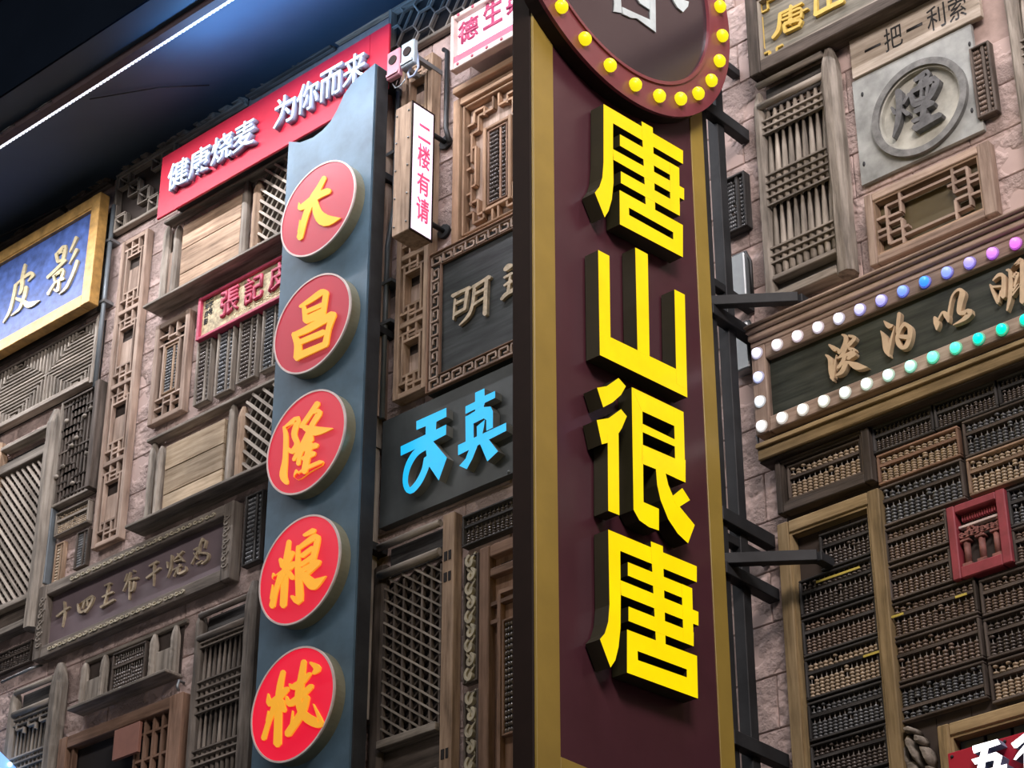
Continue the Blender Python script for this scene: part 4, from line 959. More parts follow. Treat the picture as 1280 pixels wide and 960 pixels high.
# carved tan window with inner abacus
d = .06; r = (W(563, 300, d)[0], .40, W(563, 313, d)[1], W(574, 122, d)[1])
t = root_of(r, 'carved_fret_window', 'large orange-tan window with stepped fretwork around a beaded centre, beside the maroon sign', 'window')
MT['wood_orange'] = wood('orange_tan_wood', (0.36, 0.22, 0.13), (0.50, 0.33, 0.21))
frame(t, 'wood_orange', r, .034, .012, .058); frame(t, 'wood_orange', (r[0]+.045, r[1]-.045, r[2]+.045, r[3]-.045), .010, .012, .052)
q = (r[0]+.06, r[1]-.06, r[2]+.06, r[3]-.06); box('back_board', 'strip_wood', t, q[0], q[1], .010, .018, q[2], q[3], 0)
w_, h = q[1]-q[0], q[3]-q[2]
cx = W(617, 200, .05)[0]; 
sg = [(0, .86, .12, .86), (.12, .86, .12, .95), (.12, .95, .30, .95), (.30, .95, .30, .88), (.05, .78, .20, .78), (.20, .78, .20, .90), (.20, .90, .45, .90), (.08, .78, .08, .55), (.0, .62, .08, .62), (.08, .66, .15, .66), (.15, .66, .15, .35), (.08, .35, .15, .35), (.08, .45, .08, .2), (0, .3, .08, .3),
      (0, .14, .12, .14), (.12, .14, .12, .05), (.12, .05, .30, .05), (.30, .05, .30, .12), (.05, .22, .20, .22), (.20, .22, .20, .10), (.20, .10, .45, .10), (.45, .90, .45, 1), (.45, .10, .45, 0), (.08, .5, 0, .5)]
q2 = (q[0], q[0]+2*(cx-q[0]), q[2], q[3])
segs(t, 'wood_orange', q2, sg, .009, .018, .040); segs(t, 'wood_orange', q2, [(1-a, b_, 1-c_, d_) for a, b_, c_, d_ in sg], .009, .018, .040)
ri = (W(599, 262, .06)[0], W(635, 200, .06)[0], W(600, 263, .06)[1], W(630, 142, .06)[1])
frame(t, 'wood_orange', ri, .016, .018, .046)
abacus((ri[0]+.022, ri[1]-.022, ri[2]+.022, ri[3]-.022), .020, 'upright abacus with dark beads set in the centre of the carved fret window', GL, 'wood_brown', 'bead_dark', True, 17, back='depth_shade')
r3 = (W(570, 118, d)[0], .40, r[3]+.012, min(W(575, 86, d)[1], WSB-.004))
t = root_of(r3, 'fret_transom', 'narrow tan fret transom under the white lit sign', 'lattice')
box('back_board', 'depth_shade', t, r3[0], r3[1], .010, .014, r3[2], r3[3], 0); box('rail', 'wood_orange', t, r3[0], r3[1], .014, .08, r3[2], r3[2]+.028); box('stile', 'wood_orange', t, r3[0], r3[0]+.014, .014, .06, r3[2]+.028, r3[3])
segs(t, 'lattice_light', (r3[0]+.02, r3[0]+.30, r3[2]+.03, r3[3]), [(.05, 0, .05, .6), (.05, .6, .35, .6), (.7, .4, 1, .4), (1, .4, 1, 1)], .012, .03, .055)

# black board with Greek-key border
d = .07; r = (W(533, 400, d)[0], .35, W(534, 491, d)[1], W(537, 318, d)[1])
t = root_of(r, 'greek_key_board', 'black board with gilded Greek-key border and pale bronze characters', 'sign')
box('panel', 'wood_slate', t, r[0], r[1], .012, .052, r[2], r[3], 0)
bwid = .058
frame(t, 'wood_brown', r, .006, .052, d); 
frame(t, 'wood_brown', (r[0]+bwid, r[1]-bwid, r[2]+bwid, r[3]-bwid), .006, .052, d-.004)
def key(parent, x0, z0, L, s, horiz, flip=1):
    """meander band"""
    n = max(1, int(L/(s*1.5))); st = L/n; hseg = []
    for i in range(n):
        u = i*st
        P_ = [(u, 0), (u, s), (u+st*.72, s), (u+st*.72, s*.38), (u+st*.36, s*.38)]
        Q_ = [(u+.0, 0), (u+st*1.0, 0)]
        for A1 in (P_, Q_): hseg += list(zip(A1, A1[1:]))
    for a, b_ in hseg:
        f = (lambda p: (x0+p[0], z0+flip*p[1])) if horiz else (lambda p: (x0+flip*p[1], z0+p[0]))
        bar('key_bar', 'pale_carve' if MT is None else 'strip_wood', parent, f(a), f(b_), .006, .052, .062)
key(t, r[0]+.013, r[2]+.06, r[3]-r[2]-.12, .036, False); key(t, r[0]+.013, r[2]+.013, r[1]-r[0]-.03, .036, True); key(t, r[0]+.013, r[3]-.013, r[1]-r[0]-.03, .036, True, -1)
glyph('character', t, (555, 320), 9.6, [('s', s) for s in ([(100, 480, 42), (200, 425, 34), (310, 380, 44)], [(130, 520, 26), (110, 760, 20)], [(280, 400, 44), (250, 620, 34)], [(130, 575, 28), (270, 505, 28)], [(120, 705, 34), (250, 630, 36)],
   [(350, 375, 44), (450, 310, 34), (545, 250, 46)], [(365, 400, 38), (340, 600, 34), (290, 720, 36), (185, 832, 12)], [(510, 290, 42), (490, 700, 48)], [(360, 462, 30), (500, 390, 30)], [(350, 588, 28), (500, 490, 28)])], ['bronze_char'], .052, .064)
glyph('character', t, (555, 320), 9.6, [('s', s) for s in ([(730, 165, 44), (780, 120, 60), (838, 105, 14)], [(720, 260, 25), (815, 205, 32)], [(720, 355, 22), (805, 300, 42)], [(795, 220, 22), (770, 420, 36)], [(690, 520, 34), (770, 440, 44), (1000, 330, 40)],
   [(870, 120, 34), (1010, 40, 34)], [(850, 230, 30), (1030, 140, 32)], [(910, 210, 30), (860, 340, 20)], [(970, 180, 30), (960, 290, 30), (1030, 250, 24)])], ['bronze_char'], .052, .064)

# slate board with cyan characters
d = .045; r = (W(476, 600, d)[0], .40, W(474, 661, d)[1], W(477, 528, d)[1])
t = root_of(r, 'slate_sign_board', 'plain dark slate board carrying two raised cyan lit characters', 'sign')
MT['slate'] = plain('slate_grey_green_board', (0.075, 0.085, 0.085), 0.45, 0.1, 0.25, 4)
box('panel', 'slate', t, r[0], r[1], .012, d, r[2], r[3], .001)
P1 = [('p', [(195, 298), (435, 190), (435, 262), (358, 300), (195, 368)]), ('p', [(272, 300), (358, 265), (350, 380), (330, 470), (262, 500), (268, 420)]), ('p', [(70, 500), (435, 325), (432, 405), (330, 460), (250, 490), (70, 575)]), ('p', [(262, 440), (330, 460), (440, 590), (375, 772), (285, 640)]),
      ('s', [(262, 500, 60), (185, 560, 52), (125, 670, 46), (108, 790, 42), (145, 855, 50), (212, 790, 50), (262, 690, 50), (285, 600, 60)])]
P2 = [('p', [(665, 70), (740, 35), (740, 95), (825, 55), (825, 110), (735, 155), (735, 190), (665, 225)]), ('p', [(588, 180), (740, 105), (740, 165), (588, 240)]), ('p', [(588, 260), (652, 235), (654, 450), (590, 480)]), ('p', [(588, 265), (650, 225), (740, 185), (790, 180), (808, 220), (808, 350), (755, 375), (755, 290), (735, 275), (650, 318)]),
      ('p', [(680, 340), (745, 285), (735, 350), (720, 420), (680, 440)]), ('p', [(530, 490), (915, 310), (915, 375), (530, 572)]), ('p', [(650, 440), (715, 420), (645, 600), (600, 682), (540, 655), (590, 600)]), ('p', [(695, 455), (765, 430), (850, 540), (765, 620)])]
glyph('character', t, (490, 480), 6.4, P1, ['cyan_emit', 'steel_side'], d, d+.035)
glyph('character', t, (490, 480), 6.4, P2, ['cyan_emit', 'steel_side'], d, d+.035)
uvball('screw', 'steel_grey', t, (W(636, 590, d)[0], -d, W(636, 590, d)[1]), .006)

# lower middle: triangular lattice shutter
d = .05; r = (W(461, 800, d)[0], W(567, 800, d)[0], W(459, 1010, d)[1], W(567, 640, d)[1])
t = root_of(r, 'triangle_lattice_window', 'tall dark window with triangular lattice and a square-notched pale post, below the slate board', 'window')
post('post', 'wood_dark', t, r[0], r[0]+.065, .012, .045, r[2], r[3]-.09, False, 80)
box('post', 'wood_tan', t, r[1]-.055, r[1], .012, .055, r[2], r[3])
for z in (r[3]-.18, r[3]-.26, r[3]-.9, r[3]-1.25): box('notch_shade', 'depth_shade', t, r[1]-.045, r[1]-.030, .055, .057, z, z+.035, 0); box('notch_shade', 'depth_shade', t, r[1]-.024, r[1]-.012, .055, .057, z, z+.035, 0)  # dark plates on the post face paint the shade inside notches
x0_, x1_ = r[0]+.065, r[1]-.065; ze, zf = W(474, 928, .05)[1], W(481, 728, .05)[1]
zt1 = W(551, 652, .06)[1]; zt2 = W(551, 688, .06)[1]
rod3('top_rail', 'wood_grey', t, [(x0_-.03, -.055, zt1), (x1_, -.055, zt1)], .014); box('head_board', 'wood_black', t, x0_, x1_, .012, .02, zt2, zt1); rod3('top_rail', 'wood_grey', t, [(x0_-.02, -.055, zt2), (x1_, -.055, zt2)], .016)
q = (x0_, x1_, ze, zt2-.02); box('back_board', 'depth_shade', t, q[0], q[1], .010, .014, q[2], q[3], 0)
g = (q[1]-q[0])/6.2
for i in range(7):
    x_ = q[0]+(i+.1)*g
    if x_ < q[1]: bar('lattice_bar', 'wood_dark', t, (x_, q[2]), (x_, q[3]-.02), .009, .030, .044)
diag(t, 'wood_grey', q, -0.62, g*.8, .007, .036, .046); diag(t, 'wood_dark', q, 0.62, g*.8, .007, .018, .032)
box('rail', 'wood_grey', t, q[0], q[1], .012, .065, ze-.03, ze); box('foot_board', 'wood_dark', t, q[0], q[1], .012, .025, ze-.16, ze-.03); box('rail', 'wood_grey', t, q[0], q[1], .012, .06, ze-.185, ze-.16)
box('foot_board', 'wood_dark', t, q[0], q[1], .012, .025, r[2], ze-.185)

rA = R((577, 684), (650, 618), .045); abacus((rA[0], rA[1]+.12, rA[2], W(577, 646, .045)[1]), .010, 'wide dark abacus above the brown door panel, right of the notched post', GL, 'wood_black', 'bead_dark', cols=19, th=.034)
for k, (ya, yb) in enumerate(((690, 855), (860, 1010))):
    rr = (W(579, ya, .04)[0], W(597, ya, .04)[0], W(580, yb, .04)[1], W(580, ya+6, .04)[1])
    t = root_of(rr, 'carved_strip', ('upper', 'lower')[k]+' pale carved scroll strip beside the brown door panel', 'carving', 'carved scroll strips')
    box('back_board', 'wood_dark', t, rr[0], rr[1], .010, .024, rr[2], rr[3]); frame(t, 'wood_dark', rr, .008, .024, .038)
    bm = bmesh.new(); c = Vector(((rr[0]+rr[1])/2, -.024, rr[2])); n = int((rr[3]-rr[2])/.052); cx = (rr[0]+rr[1])/2
    for i in range(n):
        zc = rr[2]+(i+.5)*(rr[3]-rr[2])/n; s = 1 if i % 2 else -1
        pts = [(cx+s*(.022*(1-q/10))*math.cos(-1.2+q*.62), zc+.024*(1-q/12)*math.sin(-1.2+q*.62)*(-1), .011) for q in range(9)]
        add_prism(bm, [ribbon(pts)], lambda p: Vector((p[0], -.024, p[1]))-c, lambda p: Vector((p[0], -.042, p[1]))-c)
        pts = [(cx-s*.02, zc+.03, .004), (cx, zc+.01, .011), (cx+s*.018, zc-.022, .006)]
        add_prism(bm, [ribbon(pts)], lambda p: Vector((p[0], -.024, p[1]))-c, lambda p: Vector((p[0], -.036, p[1]))-c)
    mk('carving', bm, 'pale_carve', t, c)
r = (W(600, 700, .05)[0], .30, 3.9, W(602, 686, .05)[1])
t = root_of(r, 'panelled_door', 'reddish brown door panel with a thin fret and abacus, cut off by the maroon sign', 'door')
frame(t, 'wood_brown', r, .045, .012, .055); box('back_board', 'wood_brown', t, r[0]+.04, r[1]-.04, .010, .020, r[2]+.04, r[3]-.04, 0)
zr = W(610, 722, .05)[1]; box('rail', 'wood_brown', t, r[0]+.045, r[1]-.045, .02, .05, zr, zr+.03); box('recess_shade', 'depth_shade', t, r[0]+.07, r[1]-.07, .02, .022, zr+.05, r[3]-.07, 0)  # dark plate on the back board paints the shade of a sunken panel
segs(t, 'wood_brown', (r[0]+.045, r[1]-.045, r[2]+.2, zr), [(.0, .88, .5, .88), (.12, .92, .12, .12), (.12, .92, .4, .92), (0, .12, .5, .12), (.12, .07, .4, .07), (.0, .8, .12, .8)], .014, .02, .045)
ra = (W(628, 800, .04)[0], W(628, 800, .04)[0]+.14, W(630, 920, .04)[1], W(630, 775, .04)[1]); abacus(ra, .022, 'upright abacus in the reddish brown door panel, at the maroon sign\'s edge', GL, 'wood_brown', 'bead_dark', True, 19, back='depth_shade')

# ================================================================ PROJECTING MAROON SIGN
X0 = 1.0836; yo, yi = -1.128, -.285; zlo, zhi = 3.3, 7.35; TH = .078
t = thing('projecting_sign', 'tall maroon projecting sign with four yellow lit characters and mustard edge bands', 'sign', (X0-TH/2, (yo+yi)/2, zlo))
box('body', 'end_brown', t, X0-TH, X0-.006, -yi, -yo, zlo, zhi, .003)
y_a, y_b = S(695, 500, X0)[0], S(869, 300, X0)[0]; zgb = S(697, 945, X0)[1]
box('maroon_face', 'maroon', t, X0-.006, X0, -y_b, -y_a, zgb, zhi, 0)
box('gold_band', 'gold_band', t, X0-.006, X0+.003, -y_a, -yo-.004, zlo, zhi, .001)
box('gold_band', 'gold_band', t, X0-.006, X0+.003, -yi, -y_b, zlo, zhi, .001)
box('gold_band', 'gold_band', t, X0-.006, X0+.003, -y_b, -y_a, zlo, zgb, .001)
box('far_face', 'maroon', t, X0-TH-.004, X0-TH, -y_b, -y_a, zgb, zhi, 0)
XF = X0+.055
T1 = [[(165, 48), (642, 328), (642, 408), (222, 163), (205, 160)], [(165, 48), (222, 82), (222, 340), (225, 520), (215, 620), (195, 690), (172, 728), (113, 580), (140, 545), (158, 490), (165, 400)], [(393, 152), (460, 190), (475, 690), (418, 655)],
      [(263, 230), (618, 432), (618, 505), (263, 298)], [(220, 318), (648, 555), (648, 625), (225, 383)], [(268, 452), (622, 650), (622, 720), (268, 522)], [(562, 400), (618, 432), (622, 720), (565, 688)]]
K1 = ([(260, 565), (640, 775), (640, 968), (262, 770)], [(316, 670), (318, 715), (582, 862), (582, 818)])
T2 = [[(133, 60), (200, 95), (207, 600), (143, 690)], [(141, 551), (664, 805), (668, 945), (143, 690)], [(355, 45), (430, 85), (441, 705), (369, 665)], [(590, 297), (652, 328), (666, 900), (602, 860)]]
T3 = [[(110, 103), (160, 95), (222, 52), (260, 95), (235, 140), (190, 180), (142, 205)], [(108, 272), (170, 262), (235, 215), (265, 252), (240, 312), (220, 345), (220, 400), (165, 390), (135, 398)], [(165, 345), (222, 345), (226, 768), (168, 745)],
      [(290, 100), (345, 126), (352, 700), (352, 800), (300, 740)], [(345, 697), (432, 735), (432, 848), (380, 830), (330, 795), (300, 740)], [(290, 100), (560, 230), (560, 325), (343, 225)], [(510, 207), (560, 230), (570, 598), (518, 575)], [(343, 290), (518, 375), (518, 412), (343, 333)],
      [(345, 400), (520, 475), (570, 480), (570, 598), (465, 550), (415, 528), (345, 500)], [(415, 520), (465, 545), (480, 610), (505, 670), (540, 725), (618, 820), (583, 915), (530, 865), (480, 790), (440, 690), (422, 610)], [(498, 672), (553, 627), (593, 690), (530, 730)]]
T4 = [[(168, 8), (630, 200), (630, 283), (228, 118)], [(168, 8), (230, 34), (233, 350), (232, 520), (222, 620), (205, 690), (180, 728), (125, 580), (150, 550), (168, 490), (175, 400)], [(390, 70), (453, 95), (468, 640), (418, 620)], [(270, 178), (605, 315), (605, 385), (270, 248)],
      [(230, 272), (638, 438), (638, 510), (235, 350)], [(273, 410), (613, 545), (613, 618), (273, 485)], [(550, 292), (605, 315), (613, 618), (560, 595)]]
K4 = ([(265, 530), (630, 668), (635, 890), (265, 755)], [(320, 642), (322, 690), (577, 780), (577, 738)])
for org, sc_, P_, K_ in (((720, 120), 4.8, T1, K1), ((720, 300), 4.8, T2, None), ((720, 460), 4.174, T3, None), ((720, 660), 4.174, T4, K4)):
    sh = [('p', l) for l in P_]+([('p', *K_)] if K_ else [])
    o = glyph('character', t, org, sc_, sh, ['yellow_emit', 'letter_side'], 0, .050, X=XF, jit=0.00012)
    # the same character on the far face of the double-sided sign
    o2 = bpy.data.objects.new('character', o.data); o2.rotation_euler = (0, 0, PI)
    link(o2, t, (2*(X0-TH/2)-XF-.001, yo+yi-(o.location.y+WP[t.name].y), WP[t.name].z+o.location.z))
# round bulb-studded sign overlapping its top
RC = (-.7683, 6.5201); XR = X0+.06; rr_ = .585
t = thing('bulb_ring_sign', 'round dark sign ringed with yellow bulbs at the top of the maroon sign', 'sign', (X0, RC[0], RC[1]))
cc = Vector((X0, RC[0], RC[1])); seg = 96
circ = lambda r_: [(RC[0]+r_*math.cos(2*PI*i/seg), RC[1]+r_*math.sin(2*PI*i/seg)) for i in range(seg)]
def yz(loops, xa_, xb_, nm, m):
    bm = bmesh.new(); add_prism(bm, loops, lambda p: Vector((xa_, p[0], p[1]))-cc, lambda p: Vector((xb_, p[0], p[1]))-cc); return mk(nm, bm, m, t, cc)
yz([circ(rr_)], X0+.003, XR-.012, 'housing', 'end_brown'); yz([circ(rr_), circ(.470)], XR-.012, XR, 'bulb_ring', 'maroon_ring'); yz([circ(.478), circ(.466)], XR-.012, XR+.006, 'inner_rim', 'trim_white' if False else 'maroon_ring'); yz([circ(.466)], XR-.012, XR-.006, 'dark_face', 'dark_disc')
for i in range(27):
    a = math.radians(-58.3+i*360/27)
    y_, z_ = RC[0]+.5285*math.cos(a), RC[1]+.5285*math.sin(a)
    if z_ > 7.2: pass
    b_ = uvball('bulb', 'bulb_yellow', t, (XR+.012, y_, z_), .0225, (.9, 1, 1))
glyph('character', t, (670, 0), 4.923, [('p', [(478, -60), (520, -60), (528, 80), (480, 70), (485, 20)]), ('p', [(530, 42), (600, 75), (700, 120), (740, 200), (620, 112), (585, 110), (535, 85)]), ('p', [(700, -40), (735, -20), (738, 200), (706, 170)]), ('p', [(610, -30), (700, -20), (700, 60), (640, 20)]),
    ('p', [(830, -20), (880, -10), (940, 10), (935, 40), (905, 75), (870, 45)]), ('p', [(470, -180), (745, -90), (745, -50), (470, -130)])], ['ring_white'], 0, .004, X=XR-.001)

# steel frame carrying the sign from the wall
t = thing('steel_bracket_frame', 'dark steel frame of posts and arms holding the maroon sign off the wall', 'bracket', (X0, 0, zlo))
def beam(nm, a, b_, wx, wz=None):
    """square steel tube between two world points"""
    a, b_ = Vector(a), Vector(b_); L = (b_-a).length
    o = bpy.data.objects.new(nm, boxmesh(L, wx, wz or wx, 'steel_dark', .002)); o.rotation_mode = 'QUATERNION'; o.rotation_quaternion = (b_-a).to_track_quat('X', 'Z')
    return link(o, t, (a+b_)/2)
yp = yi+.03
beam('post', (X0-.04, yp, zlo), (X0-.04, yp, zhi-.1), .045); beam('post', (X0-.04, -.15, zlo), (X0-.04, -.15, zhi-.1), .04)
for px, py in ((905, 145), (905, 640), (930, 925)):
    z = S(px, py, X0)[1]
    beam('arm', (X0-.02, yi+.01, z), (X0-.02, -.012, z), .035, .045)
for py, px in ((383, 905), (703, 920)):
    z = S(px, py, X0)[1]
    beam('brace', (X0-.02, yi+.02, z), (X0+.20, -.10, z), .03, .035); beam('brace', (X0+.20, -.10, z), (X0+.20, -.012, z), .03, .03)
    beam('arm', (X0-.02, yi+.01, z-.03), (X0-.02, -.012, z-.03), .04, .04)
for z in (6.5, 5.55, 4.65): beam('arm', (X0-.04, yi+.01, z), (X0-.04, -.012, z), .03, .03)

# two grey fittings in the gap behind the frame
for k, (bl_, tr) in enumerate((((912, 378), (934, 313)), ((921, 466), (938, 400)))):
    r = R(bl_, tr, .05); t = root_of(r, 'grey_fitting', ('upper grey metal fitting with a ribbed cable loop behind the steel frame', 'lower grey metal fitting beside the bulb sign\'s left end')[k], 'fitting', 'grey fittings behind the frame')
    box('housing', 'steel_grey', t, r[0]-.02, r[1]-.012, .012, .055, r[2], r[3], .004)
    rod3('cable_loop', 'black', t, [(r[1]-.004, -.03, r[2]), (r[1]-.004, -.03, r[3]-.03), (r[1]-.02, -.03, r[3]+.012), (r[0]+.01, -.03, r[3]+.015)], .006)

# ================================================================ RIGHT SECTION
GR = 'abacuses on the right wall'
abacus(R((905, 296), (930, 213), .04), .010, 'upright dark abacus in the gap left of the right spindle shutter', GR, 'wood_black', 'bead_blue', True, 13, th=.036)
# framed board with gold characters
d = .095; r = (W(934, 60, d)[0], W(1200, -40, d)[0], W(934, 98, d)[1], W(931, -8, d)[1])
t = root_of(r, 'framed_board', 'grey-brown framed wooden board with raised gold characters and corner frets, top right', 'sign')
box('panel', 'wood_dark', t, r[0]+.02, r[1]-.02, .012, .06, r[2]+.02, r[3]-.02, 0)
MT['wood_bluegrey'] = wood('blue_grey_board', (0.20, 0.19, 0.155), (0.34, 0.32, 0.26))
box('panel_face', 'wood_bluegrey', t, r[0]+.04, r[1]-.04, .06, .066, r[2]+.03, r[3]-.03, 0)
frame(t, 'wood_dark', r, (.045, .045, .05, .05), .012, d, inner='wood_grey')
MT['gold_char2'] = plain('yellow_gold_character', (0.70, 0.50, 0.12), .45, .2, .12, 20)
sq = lambda P_: [('s', s) for s in P_]
glyph('character', t, (920, 0), 7.11, sq([[(485, 50, 26), (478, 205, 40)], [(385, 125, 24), (585, 25, 16)], [(390, 130, 30), (375, 260, 34), (325, 335, 24)], [(420, 140, 18), (570, 70, 20), (575, 150, 20)], [(410, 180, 18), (635, 75, 16)], [(430, 205, 16), (580, 140, 16)], [(425, 225, 26), (435, 285, 30)], [(420, 222, 18), (570, 175, 26), (560, 225, 20)], [(435, 285, 24), (565, 225, 20)]]), ['gold_char2'], .066, .078)
glyph('character', t, (920, 0), 7.11, sq([[(705, -60, 24), (705, 130, 34)], [(700, 130, 34), (830, 60, 36), (945, 5, 34)], [(815, -120, 34), (822, 60, 30)], [(930, -110, 24), (935, 10, 34)]]), ['gold_char2'], .066, .078)
for (cx_, cz_, sz) in ((943+8, 8, -1), (944+10, 78, 1)):
    x_, z_ = W(cx_, cz_, .07); a = .03; z_ = z_-(.0 if sz < 0 else .0)
    segs(t, 'gold_char2', (x_, x_+a*2, z_-a, z_+a), [(0, 0, .5, 0), (.5, 0, .5, 1), (.5, 1, 0, 1), (0, 1, 0, 0), (.5, .5, 1, .5), (1, .5, 1, 1), (1, 1, 1.4, 1)], .007, .066, .074)
bar('gold_line', 'gold_char2', t, (W(951, 25, .07)[0]+.004, W(951, 22, .07)[1]), (W(951, 25, .07)[0]+.004, W(953, 62, .07)[1]), .007, .066, .072)

# right spindle shutter
d = .075; r = (W(936, 130, d)[0], W(1043, 100, d)[0], W(956, 374, d)[1], W(1030, 57, d)[1])
rails = (r[3]-W(1023, 70, .055)[1], r[3]-W(1026, 96, .055)[1])
zb_ = W(958, 350, .05)[1]; bot = zb_-r[2]; zt_ = r[3]-rails[1]-.012; H = zt_-zb_
shutter(r, 'weathered grey spindle shutter between the maroon sign and the round grey plaque', 9,
        [fz(943, 158), fz(944, 166), fz(944, 174)]+[fz(949, 225), fz(950, 234), fz(951, 243), fz(951, 252), fz(951, 262)]+[fz(954, 316), fz(955, 325), fz(955, 334)], 'wood_grey', pw=(.035, .06), rails=rails, rad=.0125, seed=90, bottom=bot)
# shutter at the right edge
r = (W(1258, 60, d)[0], W(1258, 60, d)[0]+.36, W(1270, 236, d)[1], W(1250, -70, d)[1]); rails = (.06, .15); zb_ = r[2]+.05; zt_ = r[3]-.162; H = zt_-zb_
shutter(r, 'spindle shutter cut off by the right edge of the view', 8, [fz(1262, -20), fz(1262, -12)]+[fz(1264, 58), fz(1264, 67), fz(1265, 76), fz(1266, 86), fz(1267, 98)]+[fz(1272, 158), fz(1272, 166), fz(1273, 174)], 'wood_grey', rails=rails, rad=.0125, seed=94, bottom=.05, pw=(.04, .06))

# grey plate with ring and carved character, and the plank above it
d = .025; r = (W(1077, 231, d)[0], W(1222, 100, d)[0], W(1077, 232, d)[1], W(1069, 101, d)[1])
t = root_of(r, 'round_plaque_board', 'grey-green square plate with a raised ring around one carved dark character', 'sign')
# plate with a round opening
cx, cz_ = -0, 0
pr = [W(1089, 140, .06), W(1200, 120, .06), W(1150, 68, .06), W(1140, 190, .06)]
cx, cz_ = (pr[0][0]+pr[1][0])/2, (pr[2][1]+pr[3][1])/2; rad = (pr[1][0]-pr[0][0]+pr[2][1]-pr[3][1])/4+.008
seg = 72; circ = lambda rr: [(cx+rr*math.cos(2*PI*i/seg), cz_+rr*math.sin(2*PI*i/seg)) for i in range(seg)]
cc = Vector((cx, -d, cz_)); 
def wl(nm, m, loops, d0_, d1_, parent, cc=cc):
    bm = bmesh.new(); add_prism(bm, loops, lambda p: Vector((p[0], -d0_, p[1]))-cc, lambda p: Vector((p[0], -d1_, p[1]))-cc); return mk(nm, bm, m, parent, cc)
wl('plate', 'grey_stone', [[(r[0], r[2]), (r[1], r[2]), (r[1], r[3]), (r[0], r[3])], circ(rad-.02)], .010, d, t)
wl('inlay', 'pale_stone', [circ(rad-.02)], .010, .014, t); wl('ring', 'ring_grey', [circ(rad), circ(rad-.024)], d, d+.015, t); wl('inner_rim', 'pale_stone', [circ(rad-.024), circ(rad-.031)], .014, d+.006, t)
glyph('character', t, (1080, 60), 6.854, sq([[(295, 372, 62), (300, 520, 52), (285, 640, 44), (248, 762, 16)], [(236, 510, 22), (262, 560, 30)], [(382, 395, 26), (335, 475, 22)], [(325, 528, 26), (372, 562, 44)],
   [(440, 278, 44), (545, 205, 48), (520, 285, 30)], [(500, 260, 26), (455, 350, 24)], [(400, 390, 40), (425, 490, 44)], [(410, 375, 34), (610, 265, 62), (590, 370, 50), (545, 440, 44)], [(425, 492, 42), (550, 440, 46)], [(495, 310, 24), (488, 440, 24)], [(550, 290, 24), (535, 410, 24)], [(440, 455, 26), (520, 425, 26)],
   [(440, 545, 40), (585, 470, 48)], [(520, 470, 52), (500, 650, 48)], [(420, 630, 34), (560, 575, 34)], [(438, 690, 60), (560, 620, 56), (655, 572, 44)]]), ['stone_char'], .014, .034)
for px, py in ((1078, 118), (1212, 55), (1215, 138), (1080, 205)): x_, z_ = W(px, py, d); uvball('nail', 'steel_dark', t, (x_, -d, z_), .007, (.7, .5, 1.4))
r2 = (W(1064, 80, .03)[0], W(1224, 0, .03)[0], W(1068, 99, .03)[1]+.002, W(1063, 51, .03)[1])
t = root_of(r2, 'lettered_plank', 'pale worn plank with five thin black characters above the round plaque', 'sign')
box('plank', 'plank_pale', t, r2[0], r2[1], .012, .032, r2[2], r2[3], .002)
def plank_char(ch, pxa, pxb, bold=0.0, zf=(.16, .8)):
    xa_, xb_ = W(*pxa, .033)[0], W(*pxb, .033)[0]; h = r2[3]-r2[2]
    text('character', ch, t, xa_, xb_, r2[2]+zf[0]*h, r2[2]+zf[1]*h, .032, .0332, ['black'], bold)
plank_char('一', (1081, 66), (1101, 58), .02, (.50, .56)); plank_char('把', (1106, 60), (1128, 45), 0, (.24, .82)); plank_char('一', (1133, 38), (1153, 30), .02, (.48, .55)); plank_char('利', (1159, 30), (1181, 15), 0, (.2, .8)); plank_char('索', (1186, 18), (1207, 5), 0, (.18, .8))

abacus((W(1213, 100, .05)[0], W(1236, 100, .05)[0]+.01, W(1228, 142, .05)[1], W(1222, 53, .05)[1]), .010, 'upright dark abacus tucked against the right side of the round plaque board', GR, 'wood_dark', 'bead_mid', True, 13, th=.03)

# tan fret window under the plaque
d = .05; r = (W(1083, 290, d)[0], W(1238, 200, d)[0], W(1088, 333, d)[1], W(1080, 245, d)[1])
t = root_of(r, 'shallow_fret_window', 'wide shallow tan window with two linked-square frets, under the round plaque board', 'window')
frame(t, 'strip_wood', r, (.028, .042, .03, .03), .012, d, inner='wood_tan'); MT['olive'] = plain('olive_tinted_pane', (0.11, 0.085, 0.04), .4, 0, .2, 4)
q = (r[0]+.036, r[1]-.05, r[2]+.038, r[3]-.038); box('back_board', 'olive', t, q[0]-.01, q[1]+.01, .010, .014, q[2]-.01, q[3]+.01, 0)
FS = [(.0, .30, .30, .30), (0, .42, .10, .42), (.10, .10, .10, .62), (.10, .10, .24, .10), (.24, 0, .24, .48), (.10, .48, .24, .48), (.10, .62, .24, .62), (.24, .62, .24, 1), (.10, .62, .10, .85), (.10, .85, .24, .85), (0, .66, .10, .66)]
segs(t, 'strip_wood', q, FS, .009, .022, .042); segs(t, 'strip_wood', q, [(1-a, 1-b_, 1-c_, 1-d_) for a, b_, c_, d_ in FS], .009, .022, .042)
bar('lattice_bar', 'strip_wood', t, (q[0]+(q[1]-q[0])*.24, q[2]+(q[3]-q[2])*.86), (q[1]-(q[1]-q[0])*.24, q[2]+(q[3]-q[2])*.86), .009, .022, .042); bar('lattice_bar', 'strip_wood', t, (q[0]+(q[1]-q[0])*.24, q[2]+(q[3]-q[2])*.14), (q[1]-(q[1]-q[0])*.24, q[2]+(q[3]-q[2])*.14), .009, .022, .042)

# bulb sign
d = .10; bt0, bt1, sp = 1.119, 5.316, .0773; zb1 = 5.055
bxr = bt0+15*sp
